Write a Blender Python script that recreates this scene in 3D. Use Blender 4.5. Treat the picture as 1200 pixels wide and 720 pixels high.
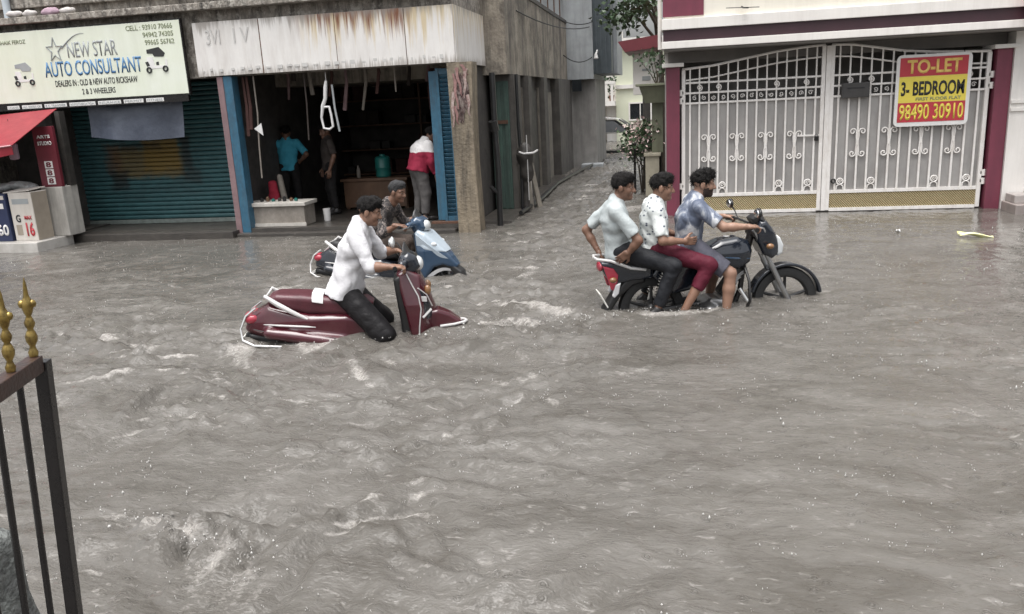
import bpy, bmesh, math, random
import numpy as np
from mathutils import Vector, Matrix
random.seed(7); rng = np.random.default_rng(11)
for o in list(bpy.data.objects): bpy.data.objects.remove(o)
SC = bpy.context.scene
COL = SC.collection
R = math.radians

# ---------------------------------------------------------------- camera
CAM_H = 1.92; YAW = R(11.2); PITCH = R(14.3); ROLL = R(3.0)
_f = Vector((-math.sin(YAW)*math.cos(PITCH), math.cos(YAW)*math.cos(PITCH), -math.sin(PITCH)))
_r0 = Vector((math.cos(YAW), math.sin(YAW), 0)); _u0 = _r0.cross(_f)
_r = _r0*math.cos(ROLL) - _u0*math.sin(ROLL); _u = _r.cross(_f)
cam = bpy.data.cameras.new('camera'); camo = bpy.data.objects.new('camera', cam); COL.objects.link(camo)
mw = Matrix.Identity(4)
for i in range(3): mw[i][0] = _r[i]; mw[i][1] = _u[i]; mw[i][2] = -_f[i]
mw[0][3], mw[1][3], mw[2][3] = 0, 0, CAM_H
camo.matrix_world = mw
cam.sensor_width = 36; cam.lens = 28.8; cam.clip_start = 0.05; cam.clip_end = 2000
SC.camera = camo

# ---------------------------------------------------------------- sky, sun, exposure
SUN_EL = R(76); SUN_AZ = R(200)      # azimuth from +Y, clockwise: behind the viewer
W = bpy.data.worlds.new('World'); SC.world = W; W.use_nodes = True
nt = W.node_tree; nt.nodes.clear()
sky = nt.nodes.new('ShaderNodeTexSky'); sky.sky_type = 'NISHITA'; sky.sun_disc = False
sky.sun_elevation = SUN_EL; sky.sun_rotation = SUN_AZ; sky.air_density = 1.0; sky.dust_density = 6.0; sky.ozone_density = 1.0
hsv = nt.nodes.new('ShaderNodeHueSaturation'); hsv.inputs['Saturation'].default_value = 0.20
bg = nt.nodes.new('ShaderNodeBackground'); bg.inputs[1].default_value = 0.15
wo = nt.nodes.new('ShaderNodeOutputWorld')
nt.links.new(sky.outputs[0], hsv.inputs['Color']); nt.links.new(hsv.outputs[0], bg.inputs[0]); nt.links.new(bg.outputs[0], wo.inputs[0])
sl = bpy.data.lights.new('sun', 'SUN'); sl.energy = 1.3; sl.angle = R(50); sl.color = (1.0, 0.985, 0.965)
so = bpy.data.objects.new('sun', sl); COL.objects.link(so)
sd = Vector((math.sin(SUN_AZ)*math.cos(SUN_EL), math.cos(SUN_AZ)*math.cos(SUN_EL), math.sin(SUN_EL)))
so.rotation_euler = (-sd).to_track_quat('-Z', 'Y').to_euler(); so.location = (0, 0, 30)
VS = SC.view_settings
VS.view_transform = 'Standard'; VS.look = 'None'; VS.gamma = 1; VS.use_curve_mapping = False; VS.exposure = 0.85

# ---------------------------------------------------------------- materials
def lk(t, a, b): t.links.new(a, b)
def mat(name, c1, c2=None, rough=0.7, scale=6.0, metal=0.0, bump=0.0, bscale=None, stain=None, stain_amt=0.0,
        stain_scale=(3, 3, 0.5), stain2=None, stain2_amt=0.0, stain2_scale=(9, 9, 9), spec=0.5, coat=0.0, detail=6, trans=0.0):
    m = bpy.data.materials.new(name); m.use_nodes = True
    t = m.node_tree; b = t.nodes['Principled BSDF']
    b.inputs['Roughness'].default_value = rough; b.inputs['Metallic'].default_value = metal
    b.inputs['Specular IOR Level'].default_value = spec; b.inputs['Coat Weight'].default_value = coat
    if trans: b.inputs['Transmission Weight'].default_value = trans
    if c2 is None: c2 = tuple(x*0.8 for x in c1)
    tc = t.nodes.new('ShaderNodeTexCoord')
    n = t.nodes.new('ShaderNodeTexNoise'); n.inputs['Scale'].default_value = scale; n.inputs['Detail'].default_value = detail; n.inputs['Roughness'].default_value = 0.65
    lk(t, tc.outputs['Object'], n.inputs['Vector'])
    r = t.nodes.new('ShaderNodeValToRGB'); r.color_ramp.elements[0].position = 0.35; r.color_ramp.elements[1].position = 0.65
    r.color_ramp.elements[0].color = (*c1, 1); r.color_ramp.elements[1].color = (*c2, 1)
    lk(t, n.outputs['Fac'], r.inputs['Fac'])
    col = r.outputs['Color']
    def layer(col, c, amt, sc, lo, hi):
        mp = t.nodes.new('ShaderNodeMapping'); mp.inputs['Scale'].default_value = sc
        lk(t, tc.outputs['Object'], mp.inputs['Vector'])
        n2 = t.nodes.new('ShaderNodeTexNoise'); n2.inputs['Scale'].default_value = 1; n2.inputs['Detail'].default_value = 8; n2.inputs['Roughness'].default_value = 0.7
        lk(t, mp.outputs[0], n2.inputs['Vector'])
        mr = t.nodes.new('ShaderNodeMapRange'); mr.inputs['From Min'].default_value = lo; mr.inputs['From Max'].default_value = hi; mr.inputs['To Max'].default_value = amt
        lk(t, n2.outputs['Fac'], mr.inputs['Value'])
        mx = t.nodes.new('ShaderNodeMix'); mx.data_type = 'RGBA'
        lk(t, mr.outputs[0], mx.inputs['Factor']); lk(t, col, mx.inputs['A']); mx.inputs['B'].default_value = (*c, 1)
        return mx.outputs['Result']
    if stain: col = layer(col, stain, stain_amt, stain_scale, 0.45, 0.68)
    if stain2: col = layer(col, stain2, stain2_amt, stain2_scale, 0.5, 0.62)
    lk(t, col, b.inputs['Base Color'])
    if bump:
        nb = t.nodes.new('ShaderNodeTexNoise'); nb.inputs['Scale'].default_value = bscale or scale*4; nb.inputs['Detail'].default_value = 5
        lk(t, tc.outputs['Object'], nb.inputs['Vector'])
        bp = t.nodes.new('ShaderNodeBump'); bp.inputs['Strength'].default_value = bump; bp.inputs['Distance'].default_value = 0.02
        lk(t, nb.outputs['Fac'], bp.inputs['Height']); lk(t, bp.outputs[0], b.inputs['Normal'])
    # uneven gloss
    mr = t.nodes.new('ShaderNodeMapRange'); mr.inputs['To Min'].default_value = max(0.03, rough-0.12); mr.inputs['To Max'].default_value = min(1, rough+0.12)
    lk(t, n.outputs['Fac'], mr.inputs['Value']); lk(t, mr.outputs[0], b.inputs['Roughness'])
    return m

M = {}
M['concrete'] = mat('weathered_concrete', (0.36, 0.325, 0.28), (0.17, 0.15, 0.13), 0.75, 6, bump=0.8, bscale=30, stain=(0.03, 0.028, 0.025), stain_amt=0.95, stain_scale=(9, 9, 1.6), stain2=(0.46, 0.43, 0.38), stain2_amt=0.8, stain2_scale=(14, 14, 9))
M['concrete_buff'] = mat('buff_concrete', (0.26, 0.215, 0.155), (0.19, 0.155, 0.11), 0.6, 5, bump=0.6, bscale=25, stain=(0.05, 0.042, 0.034), stain_amt=0.85, stain_scale=(9, 9, 1.2))
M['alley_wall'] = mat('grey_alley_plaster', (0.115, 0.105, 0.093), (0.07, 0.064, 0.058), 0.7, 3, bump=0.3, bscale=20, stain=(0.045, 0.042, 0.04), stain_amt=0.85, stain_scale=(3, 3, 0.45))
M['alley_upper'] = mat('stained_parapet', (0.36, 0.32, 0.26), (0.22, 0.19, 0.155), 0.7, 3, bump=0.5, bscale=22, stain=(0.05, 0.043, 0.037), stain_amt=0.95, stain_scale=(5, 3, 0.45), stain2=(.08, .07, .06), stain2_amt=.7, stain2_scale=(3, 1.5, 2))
M['grey_paint'] = mat('grey_painted_wall', (0.34, 0.36, 0.37), (0.28, 0.295, 0.305), 0.6, 4, stain=(0.14, 0.14, 0.14), stain_amt=0.5, stain_scale=(5, 5, 0.5))
M['dark_sheet'] = mat('dark_grey_sheet', (0.07, 0.085, 0.095), (0.05, 0.062, 0.07), 0.5, 5)
M['step'] = mat('wet_stone_step', (0.07, 0.063, 0.055), (0.045, 0.04, 0.036), 0.35, 6, bump=0.4, bscale=40)
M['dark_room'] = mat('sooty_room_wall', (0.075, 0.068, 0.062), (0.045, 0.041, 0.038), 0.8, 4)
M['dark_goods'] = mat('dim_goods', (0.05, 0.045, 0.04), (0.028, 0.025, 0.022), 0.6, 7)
M['white_wall'] = mat('white_wall_paint', (0.80, 0.77, 0.73), (0.74, 0.71, 0.67), 0.55, 2, stain=(0.5, 0.47, 0.43), stain_amt=0.35, stain_scale=(5, 5, 0.4))
M['cream_wall'] = mat('cream_wall_paint', (0.80, 0.76, 0.66), (0.75, 0.71, 0.62), 0.55, 2, stain=(0.55, 0.50, 0.42), stain_amt=0.3, stain_scale=(5, 5, 0.4))
M['magenta'] = mat('plum_wall_paint', (0.19, 0.040, 0.066), (0.155, 0.034, 0.056), 0.5, 3, stain=(0.09, 0.025, 0.04), stain_amt=0.5, stain_scale=(5, 5, 0.5))
M['maroon_band'] = mat('dark_maroon_band', (0.045, 0.018, 0.025), (0.036, 0.015, 0.02), 0.5, 3)
M['soffit'] = mat('grey_soffit', (0.20, 0.185, 0.17), (0.16, 0.15, 0.14), 0.7, 3)
M['white_iron'] = mat('white_gate_paint', (0.84, 0.81, 0.78), (0.78, 0.75, 0.71), 0.4, 14, stain=(0.42, 0.34, 0.27), stain_amt=0.3, stain_scale=(16, 16, 4))
M['gate_sheet'] = mat('grey_gate_sheet', (0.38, 0.365, 0.35), (0.32, 0.305, 0.295), 0.45, 3, metal=0.1, stain=(0.12, 0.115, 0.11), stain_amt=0.4, stain_scale=(4, 4, .6))
M['brass_mesh'] = mat('ochre_mesh_paint', (0.62, 0.53, 0.33), (0.54, 0.45, 0.26), 0.45, 20, metal=0.2)
M['mesh_back'] = mat('brown_mesh_backing', (0.16, 0.115, 0.055), (0.12, 0.09, 0.045), 0.6, 9)
M['black_iron'] = mat('black_gate_paint', (0.010, 0.009, 0.009), (0.014, 0.012, 0.012), 0.28, 20, bump=0.05, bscale=90)
M['rust_iron'] = mat('rusty_black_paint', (0.028, 0.018, 0.016), (0.055, 0.028, 0.022), 0.4, 30, bump=0.2, bscale=80)
M['gold'] = mat('gold_finial_paint', (0.42, 0.31, 0.11), (0.27, 0.18, 0.05), 0.32, 40, metal=0.85, stain=(0.05, 0.03, 0.02), stain_amt=0.8, stain_scale=(60, 60, 60))
M['teal_shutter'] = mat('teal_shutter_paint', (0.048, 0.135, 0.145), (0.036, 0.105, 0.115), 0.42, 8, bump=0.1, stain=(0.03, 0.06, 0.065), stain_amt=0.6, stain_scale=(2, 2, 5))
M['blue_paint'] = mat('blue_door_paint', (0.040, 0.135, 0.21), (0.028, 0.098, 0.16), 0.45, 9, bump=0.15, stain=(0.05, 0.06, 0.065), stain_amt=0.55, stain_scale=(18, 18, 3))
M['pink_paint'] = mat('pink_pillar_paint', (0.25, 0.165, 0.17), (0.20, 0.125, 0.13), 0.6, 7, stain=(0.13, 0.09, 0.1), stain_amt=0.6, stain_scale=(8, 8, 1))
M['green_door'] = mat('green_door_paint', (0.06, 0.105, 0.085), (0.045, 0.078, 0.065), 0.6, 6, stain=(0.04, 0.05, 0.045), stain_amt=0.7, stain_scale=(7, 7, .8))
M['tarp'] = mat('grey_blue_tarpaulin', (0.075, 0.088, 0.118), (0.055, 0.065, 0.09), 0.4, 5, bump=0.3, bscale=12)
M['red_tarp'] = mat('red_awning_cloth', (0.27, 0.018, 0.030), (0.22, 0.014, 0.024), 0.4, 5, bump=0.15, bscale=14)
M['maroon_panel'] = mat('maroon_sign_paint', (0.16, 0.022, 0.035), (0.13, 0.018, 0.028), 0.45, 5, stain=(0.06, 0.015, 0.02), stain_amt=0.5)
M['sign_cream'] = mat('pale_sign_vinyl', (0.70, 0.74, 0.60), (0.76, 0.79, 0.70), 0.4, 0.8, stain=(0.55, 0.57, 0.47), stain_amt=0.3, stain_scale=(4, 4, .6))
M['white_print'] = mat('white_print', (0.78, 0.77, 0.75), (0.70, 0.69, 0.67), 0.5, 8)
M['faint_print'] = mat('faint_print', (.5, .49, .47), (.58, .57, .55), .6, 9)
M['grey_print'] = mat('grey_print', (0.36, 0.38, 0.38), (0.30, 0.32, 0.33), 0.5, 4)
M['blue_print'] = mat('blue_print', (0.06, 0.15, 0.30), (0.09, 0.22, 0.40), 0.5, 4)
M['black_print'] = mat('black_print', (0.02, 0.022, 0.022), (0.03, 0.03, 0.03), 0.5, 4)
M['olive_print'] = mat('olive_print', (0.25, 0.28, 0.18), (0.22, 0.25, 0.15), 0.5, 4)
M['red_print'] = mat('red_print', (0.50, 0.045, 0.06), (0.45, 0.04, 0.05), 0.45, 6)
M['yellow_print'] = mat('yellow_print', (0.80, 0.66, 0.10), (0.76, 0.62, 0.09), 0.45, 6)
M['orange_print'] = mat('amber_print', (0.86, 0.62, 0.20), (0.84, 0.56, 0.14), 0.45, 6)
M['carton_white'] = mat('white_carton', (0.66, 0.62, 0.57), (0.60, 0.56, 0.51), 0.7, 4, stain=(0.4, 0.36, 0.3), stain_amt=0.4)
M['carton_side'] = mat('kraft_carton', (0.36, 0.31, 0.25), (0.30, 0.26, 0.21), 0.75, 5)
M['carton_blue'] = mat('navy_carton', (0.025, 0.035, 0.09), (0.02, 0.028, 0.07), 0.5, 5)
M['plank'] = mat('grey_plank', (0.24, 0.215, 0.18), (0.16, 0.145, 0.12), 0.75, 5, stain=(0.07, 0.06, 0.05), stain_amt=0.6, stain_scale=(9, 9, 1))
M['wood'] = mat('brown_bench_wood', (0.17, 0.095, 0.055), (0.12, 0.065, 0.038), 0.6, 5, stain=(0.06, 0.035, 0.02), stain_amt=.6)
M['counter'] = mat('stone_counter', (0.30, 0.27, 0.235), (0.24, 0.215, 0.185), 0.55, 16, bump=0.2, stain=(0.14, 0.12, 0.1), stain_amt=.6, stain_scale=(5, 5, 3))
M['counter_lip'] = mat('pale_counter_edge', (0.52, 0.49, 0.45), (0.42, 0.40, 0.36), 0.5, 16)
M['drum'] = mat('teal_plastic', (0.02, 0.16, 0.14), (0.016, 0.13, 0.115), 0.35, 5)
M['tyre'] = mat('tyre_rubber', (0.014, 0.014, 0.014), (0.02, 0.02, 0.02), 0.6, 20, bump=0.3, bscale=60)
M['black_plastic'] = mat('black_plastic', (0.013, 0.013, 0.014), (0.02, 0.02, 0.02), 0.35, 12)
M['black_gloss'] = mat('black_gloss_paint', (0.012, 0.016, 0.024), (0.009, 0.012, 0.018), 0.14, 6, coat=0.6)
M['alloy'] = mat('alloy_metal', (0.45, 0.45, 0.45), (0.35, 0.35, 0.35), 0.32, 14, metal=0.9)
M['chrome'] = mat('chrome_metal', (0.75, 0.74, 0.72), (0.66, 0.65, 0.63), 0.16, 14, metal=0.95)
M['white_rail'] = mat('silver_painted_rail', (0.58, 0.57, 0.56), (0.48, 0.47, 0.46), 0.32, 14)
M['maroon_gloss'] = mat('maroon_gloss_paint', (0.066, 0.007, 0.014), (0.052, 0.005, 0.011), 0.18, 5, coat=0.5, stain=(0.10, 0.05, 0.045), stain_amt=0.25, stain_scale=(6, 6, 6))
M['seat_maroon'] = mat('maroon_seat_vinyl', (0.085, 0.018, 0.026), (0.065, 0.014, 0.02), 0.38, 10, bump=0.15, bscale=70)
M['seat_black'] = mat('black_seat_vinyl', (0.016, 0.015, 0.016), (0.022, 0.021, 0.022), 0.42, 10, bump=0.15, bscale=70)
M['blue_gloss'] = mat('blue_gloss_paint', (0.026, 0.058, 0.105), (0.02, 0.045, 0.085), 0.16, 5, coat=0.5)
M['pale_blue_sheen'] = mat('pale_blue_paint_and_sheen', (0.42, 0.48, 0.53), (0.36, 0.42, 0.47), 0.2, 5, coat=0.5)  # pale panel paint, also reflected light coloured onto the upper apron
M['white_gloss'] = mat('white_gloss_paint', (0.74, 0.74, 0.74), (0.66, 0.66, 0.67), 0.2, 5, coat=0.5)
M['red_lens'] = mat('red_lamp_lens', (0.40, 0.035, 0.06), (0.34, 0.028, 0.05), 0.12, 5, coat=0.5)
M['amber_lens'] = mat('amber_lamp_lens', (0.24, 0.12, 0.05), (0.2, 0.1, 0.04), 0.12, 5, coat=0.5)
M['lamp_glass'] = mat('headlamp_lens', (0.66, 0.68, 0.68), (0.52, 0.54, 0.55), 0.08, 5, coat=0.8)
M['mirror'] = mat('mirror_glass', (0.75, 0.76, 0.76), (0.7, 0.71, 0.71), 0.05, 3, metal=1.0)
M['glass_dark'] = mat('dark_window_glass', (0.018, 0.021, 0.024), (0.013, 0.016, 0.018), 0.06, 3, spec=0.6)
M['car_glass_reflection'] = mat('car_glass_painted_reflection', (.12, .125, .13), (.09, .095, .1), .1, 4)  # lighter grey puts reflected light into the window colour
M['number_plate'] = mat('number_plate_paint', (0.74, 0.73, 0.68), (0.68, 0.67, 0.62), 0.4, 8)
def skin(name, a): return mat(name, a, tuple(x*0.82 for x in a), 0.48, 10, bump=0.08, bscale=120)
M['skin'] = skin('brown_skin', (0.25, 0.138, 0.092)); M['skin_dark'] = skin('deep_brown_skin', (0.18, 0.095, 0.062)); M['skin_light'] = skin('light_brown_skin', (0.31, 0.18, 0.125))
M['lip'] = mat('lips', (0.15, 0.06, 0.048), None, 0.4); M['eye_white'] = mat('eye_white', (0.26, 0.22, 0.2), None, 0.35); M['eye_dark'] = mat('eye_iris', (0.012, 0.009, 0.008), None, 0.15)
M['hair'] = mat('black_hair', (0.006, 0.005, 0.005), (0.013, 0.011, 0.010), 0.6, 60, bump=1.0, bscale=170, spec=0.25)
M['hair_grey'] = mat('grey_wool_cap', (0.03, 0.03, 0.032), (0.02, 0.02, 0.021), 0.8, 40, bump=0.5, bscale=140)
def cloth(name, a, b=None, **k): return mat(name, a, b or tuple(x*0.86 for x in a), k.pop('rough', 0.8), k.pop('scale', 9), bump=0.25, bscale=k.pop('bscale', 55), spec=0.2, **k)
M['white_shirt'] = cloth('white_shirt_cotton', (0.62, 0.615, 0.63), (0.54, 0.535, 0.55))
M['black_trouser'] = cloth('black_wet_trouser', (0.012, 0.011, 0.012), (0.018, 0.017, 0.018), rough=0.5)
M['grey_tee'] = cloth('pale_grey_green_tee', (0.43, 0.465, 0.465), (0.35, 0.385, 0.39))
M['navy_trouser'] = cloth('charcoal_trouser', (0.013, 0.014, 0.017), (0.019, 0.02, 0.023), rough=.6)
M['wine_trouser'] = cloth('wine_red_trouser', (0.105, 0.014, 0.028), (0.08, 0.011, 0.022), rough=0.65)
M['grey_shorts'] = cloth('grey_shorts', (0.105, 0.105, 0.13), (0.08, 0.08, 0.10))
M['cyan_shirt'] = cloth('cyan_shirt', (0.07, 0.38, 0.52), (0.055, 0.31, 0.43))
M['dim_shirt'] = cloth('dark_brown_shirt', (0.060, 0.050, 0.045), (0.045, 0.037, 0.033))
M['dark_trouser'] = cloth('dark_trouser', (0.022, 0.02, 0.02), (0.016, 0.015, 0.015))
M['grey_trouser'] = cloth('grey_trouser', (0.115, 0.108, 0.105), (0.09, 0.085, 0.083))
M['brown_trouser'] = cloth('brown_trouser', (0.105, 0.082, 0.070), (0.08, 0.062, 0.053))
M['shoe'] = mat('black_shoe', (0.012, 0.011, 0.011), (0.02, 0.018, 0.017), 0.4, 12)
M['leather'] = mat('tan_strap', (0.25, 0.22, 0.19), (0.19, 0.17, 0.145), 0.6, 12)
M['white_plastic'] = mat('white_plastic', (0.70, 0.69, 0.68), (0.62, 0.61, 0.6), 0.4, 8)
M['red_cloth'] = cloth('red_cloth', (0.30, 0.025, 0.045)); M['pink_cloth'] = cloth('faded_pink_cloth', (0.42, 0.30, 0.36))
M['brown_cloth'] = cloth('brown_strap_cloth', (0.085, 0.045, 0.04))
M['bark'] = mat('bark', (0.095, 0.075, 0.055), (0.06, 0.05, 0.04), 0.85, 9, bump=0.6)
M['leaf'] = mat('leaf_green', (0.035, 0.065, 0.030), (0.060, 0.095, 0.045), 0.5, 3)
M['leaf_light'] = mat('leaf_light_green', (0.075, 0.115, 0.055), (0.05, 0.09, 0.04), 0.5, 3)
M['petal'] = mat('pink_petal', (0.62, 0.40, 0.40), (0.68, 0.60, 0.55), 0.6, 12)
M['terracotta'] = mat('terracotta_pot', (0.30, 0.13, 0.085), (0.25, 0.11, 0.07), 0.7, 9)
M['lime_house'] = mat('pale_lime_wall', (0.68, 0.70, 0.54), (0.71, 0.73, 0.58), 0.7, 1.5)
M['beige_wall'] = mat('beige_compound_wall', (0.42, 0.385, 0.30), (0.36, 0.33, 0.26), 0.7, 5, bump=.3, stain=(.2, .18, .14), stain_amt=.6, stain_scale=(5, 5, .7))
M['olive_tank'] = mat('olive_planter_paint', (0.215, 0.225, 0.155), (0.18, 0.19, 0.13), 0.6, 5, stain=(.1, .1, .07), stain_amt=.5)
M['roof_red'] = mat('red_sheet_roof', (0.16, 0.03, 0.04), (0.13, 0.025, 0.032), 0.5, 5)
M['litter_yellow'] = mat('pale_yellow_wrapper', (0.74, 0.72, 0.26), (0.72, 0.71, 0.50), 0.35, 30)
M['road'] = mat('wet_asphalt', (0.05, 0.048, 0.045), (0.04, 0.038, 0.036), 0.5, 4, bump=0.4, bscale=60)
M['mud_stone'] = mat('mossy_concrete', (0.15, 0.155, 0.15), (0.06, 0.065, 0.062), 0.6, 22, bump=0.8, bscale=60, stain=(.30, .32, .30), stain_amt=.6, stain_scale=(20, 20, 14))
M['wire'] = mat('black_cable', (0.015, 0.015, 0.015), None, 0.5)
M['rag_white'] = cloth('dirty_white_rag', (0.55, 0.52, 0.5)); M['steel_rust'] = mat('rusty_steel', (0.13, 0.06, 0.035), (0.07, 0.038, 0.025), 0.7, 20, bump=.3)

# ---------------------------------------------------------------- mesh helpers
OFF = {}
def props(o, label=None, cat=None, group=None, kind=None):
    if label: o['label'] = label
    if cat: o['category'] = cat
    if group: o['group'] = group
    if kind: o['kind'] = kind
    return o
def empty(name, loc, label=None, cat=None, group=None, rz=0.0):
    o = bpy.data.objects.new(name, None); COL.objects.link(o); o.location = loc; o.rotation_euler = (0, 0, rz); o.empty_display_size = 0.2
    OFF[o] = Vector(loc) if not rz else Vector((0, 0, 0))
    return props(o, label, cat, group)
def vempty(name, loc, rz, label, cat, group=None):      # a thing whose parts are given in its own frame
    o = empty(name, loc, label, cat, group); o.rotation_euler = (0, 0, rz); OFF[o] = Vector((0, 0, 0)); return o
def link_mesh(name, me, m, parent=None, smooth=False):
    if m is not None:
        for mm in (m if isinstance(m, (list, tuple)) else [m]): me.materials.append(M[mm] if isinstance(mm, str) else mm)
    o = bpy.data.objects.new(name, me); COL.objects.link(o)
    if parent is not None:
        o.parent = parent; OFF[o] = OFF.get(parent, Vector())
    else: OFF[o] = Vector()
    if smooth: me.polygons.foreach_set('use_smooth', [True]*len(me.polygons))
    return o
def cut_smooth(me, ang=35):
    me.polygons.foreach_set('use_smooth', [True]*len(me.polygons))
    try: me.set_sharp_from_angle(angle=R(ang))
    except Exception: pass

class MB:
    def __init__(s): s.bm = bmesh.new()
    def box(s, c, size, rot=None, bevel=0.0):
        r = bmesh.ops.create_cube(s.bm, size=1.0)
        vs = r['verts']
        mtx = Matrix.Translation(Vector(c)) @ (rot.to_4x4() if rot is not None else Matrix.Identity(4)) @ Matrix.Diagonal((*size, 1))
        bmesh.ops.transform(s.bm, matrix=mtx, verts=vs)
        if bevel:
            es = list({e for v in vs for e in v.link_edges})
            bmesh.ops.bevel(s.bm, geom=es, offset=bevel, segments=2, affect='EDGES', profile=0.6)
        return s
    def b2(s, x0, x1, y0, y1, z0, z1, bevel=0.0):
        return s.box(((x0+x1)/2, (y0+y1)/2, (z0+z1)/2), (abs(x1-x0), abs(y1-y0), abs(z1-z0)), None, bevel)
    def tube(s, pts, r, n=8, cap=True, closed=False):
        pts = [Vector(p) for p in pts]; N = len(pts)
        rr = r if isinstance(r, (list, tuple)) else [r]*N
        prev = None; rings = []
        for i, p in enumerate(pts):
            if closed: t = (pts[(i+1) % N]-pts[i-1])
            else: t = (pts[min(i+1, N-1)]-pts[max(i-1, 0)])
            t = t.normalized() if t.length > 1e-9 else Vector((0, 0, 1))
            if prev is None:
                a = Vector((0, 0, 1)) if abs(t.z) < 0.9 else Vector((1, 0, 0))
                u = t.cross(a).normalized()
            else:
                u = (prev - t*prev.dot(t)); u = u.normalized() if u.length > 1e-9 else t.orthogonal().normalized()
            v = t.cross(u); prev = u
            rings.append([s.bm.verts.new(p+(u*math.cos(2*math.pi*k/n)+v*math.sin(2*math.pi*k/n))*rr[i]) for k in range(n)])
        for i in range(N if closed else N-1):
            A = rings[i]; B = rings[(i+1) % N]
            for k in range(n): s.bm.faces.new((A[k], A[(k+1) % n], B[(k+1) % n], B[k]))
        if cap and not closed:
            s.bm.faces.new(rings[0][::-1]); s.bm.faces.new(rings[-1])
        return s
    def lathe(s, prof, c=(0, 0, 0), axis='z', n=20, sx=1.0, sy=1.0):
        rings = []; c = Vector(c)
        for (r, h) in prof:
            ring = []
            for k in range(n):
                a = 2*math.pi*k/n; x = r*math.cos(a)*sx; y = r*math.sin(a)*sy
                p = {'z': Vector((x, y, h)), 'y': Vector((x, h, y)), 'x': Vector((h, x, y))}[axis]
                ring.append(s.bm.verts.new(c+p))
            rings.append(ring)
        for A, B in zip(rings, rings[1:]):
            for k in range(n): s.bm.faces.new((A[k], A[(k+1) % n], B[(k+1) % n], B[k]))
        s.bm.faces.new(rings[0][::-1]); s.bm.faces.new(rings[-1]); return s
    def prism(s, poly, y0, y1, plane='xz'):
        def P(a, b, d): return {'xz': (a, d, b), 'xy': (a, b, d), 'yz': (d, a, b)}[plane]
        A = [s.bm.verts.new(P(a, b, y0)) for a, b in poly]; B = [s.bm.verts.new(P(a, b, y1)) for a, b in poly]
        s.bm.faces.new(A); s.bm.faces.new(B[::-1])
        n = len(poly)
        for i in range(n): s.bm.faces.new((A[i], B[i], B[(i+1) % n], A[(i+1) % n]))
        return s
    def ring(s, c, R_, r, axis='y', n=32, m=8, sz=1.0):
        pts = []
        for k in range(n):
            a = 2*math.pi*k/n; x = R_*math.cos(a); z = R_*math.sin(a)*sz
            pts.append(Vector(c)+{'y': Vector((x, 0, z)), 'x': Vector((0, x, z)), 'z': Vector((x, z, 0))}[axis])
        return s.tube(pts, r, m, closed=True)
    def grid(s, fn, nu, nv, thick=None):      # fn(u,v)->point, u,v in 0..1; two-sided sheet with thickness along -normal estimate
        P = [[Vector(fn(i/(nu-1), j/(nv-1))) for j in range(nv)] for i in range(nu)]
        V = [[s.bm.verts.new(P[i][j]) for j in range(nv)] for i in range(nu)]
        for i in range(nu-1):
            for j in range(nv-1): s.bm.faces.new((V[i][j], V[i+1][j], V[i+1][j+1], V[i][j+1]))
        if thick:
            th = Vector(thick)
            W2 = [[s.bm.verts.new(P[i][j]+th) for j in range(nv)] for i in range(nu)]
            for i in range(nu-1):
                for j in range(nv-1): s.bm.faces.new((W2[i][j], W2[i][j+1], W2[i+1][j+1], W2[i+1][j]))
            for i in range(nu-1):
                for j in (0, nv-1): s.bm.faces.new((V[i][j], W2[i][j], W2[i+1][j], V[i+1][j]))
            for j in range(nv-1):
                for i in (0, nu-1): s.bm.faces.new((V[i][j], V[i][j+1], W2[i][j+1], W2[i][j]))
        return s
    def build(s, name, m, parent=None, smooth=False, ang=35, world=True):
        bmesh.ops.recalc_face_normals(s.bm, faces=s.bm.faces[:])
        off = OFF.get(parent) if parent is not None else None
        if off is not None and world and off.length > 0: bmesh.ops.translate(s.bm, vec=-off, verts=s.bm.verts[:])
        me = bpy.data.meshes.new(name); s.bm.to_mesh(me); s.bm.free()
        o = link_mesh(name, me, m, parent)
        if smooth: cut_smooth(me, ang)
        return o
def part(name, m, parent, *boxes, bevel=0.0):
    mb = MB()
    for b in boxes: mb.b2(*b, bevel=bevel)
    return mb.build(name, m, parent)
def text(s, x0, z0, x1, z1, y, m, parent, name='lettering', align_fit=True, thick=0.003, slope=0.0, bold=0.0):
    """lettering on a wall that faces -Y, fitted into x0..x1, z0..z1"""
    cu = bpy.data.curves.new('t', 'FONT'); cu.body = s; cu.size = 1.0; cu.extrude = 0.0; cu.offset = bold; cu.resolution_u = 3
    to = bpy.data.objects.new('t', cu); COL.objects.link(to)
    bpy.context.view_layer.update()
    me = bpy.data.meshes.new_from_object(to.evaluated_get(bpy.context.evaluated_depsgraph_get()))
    bpy.data.objects.remove(to); bpy.data.curves.remove(cu)
    n = len(me.vertices); co = np.empty(n*3); me.vertices.foreach_get('co', co); co = co.reshape(-1, 3)
    mn = co.min(0); mx = co.max(0); w = mx-mn
    u = (co[:, 0]-mn[0])/max(w[0], 1e-6); v = (co[:, 1]-mn[1])/max(w[1], 1e-6)
    out = np.stack([x0+u*(x1-x0), np.full(n, y), z0+v*(z1-z0)+u*slope], 1)
    off = OFF.get(parent, Vector()); out -= np.array(off)
    me.vertices.foreach_set('co', out.ravel()); me.update(); me.name = name
    bm = bmesh.new(); bm.from_mesh(me)
    r = bmesh.ops.extrude_face_region(bm, geom=bm.faces[:])
    bmesh.ops.translate(bm, vec=(0, -thick, 0), verts=[g for g in r['geom'] if isinstance(g, bmesh.types.BMVert)])
    bmesh.ops.recalc_face_normals(bm, faces=bm.faces[:]); bm.to_mesh(me); bm.free()
    me.materials.clear()
    return link_mesh(name, me, m, parent)

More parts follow.
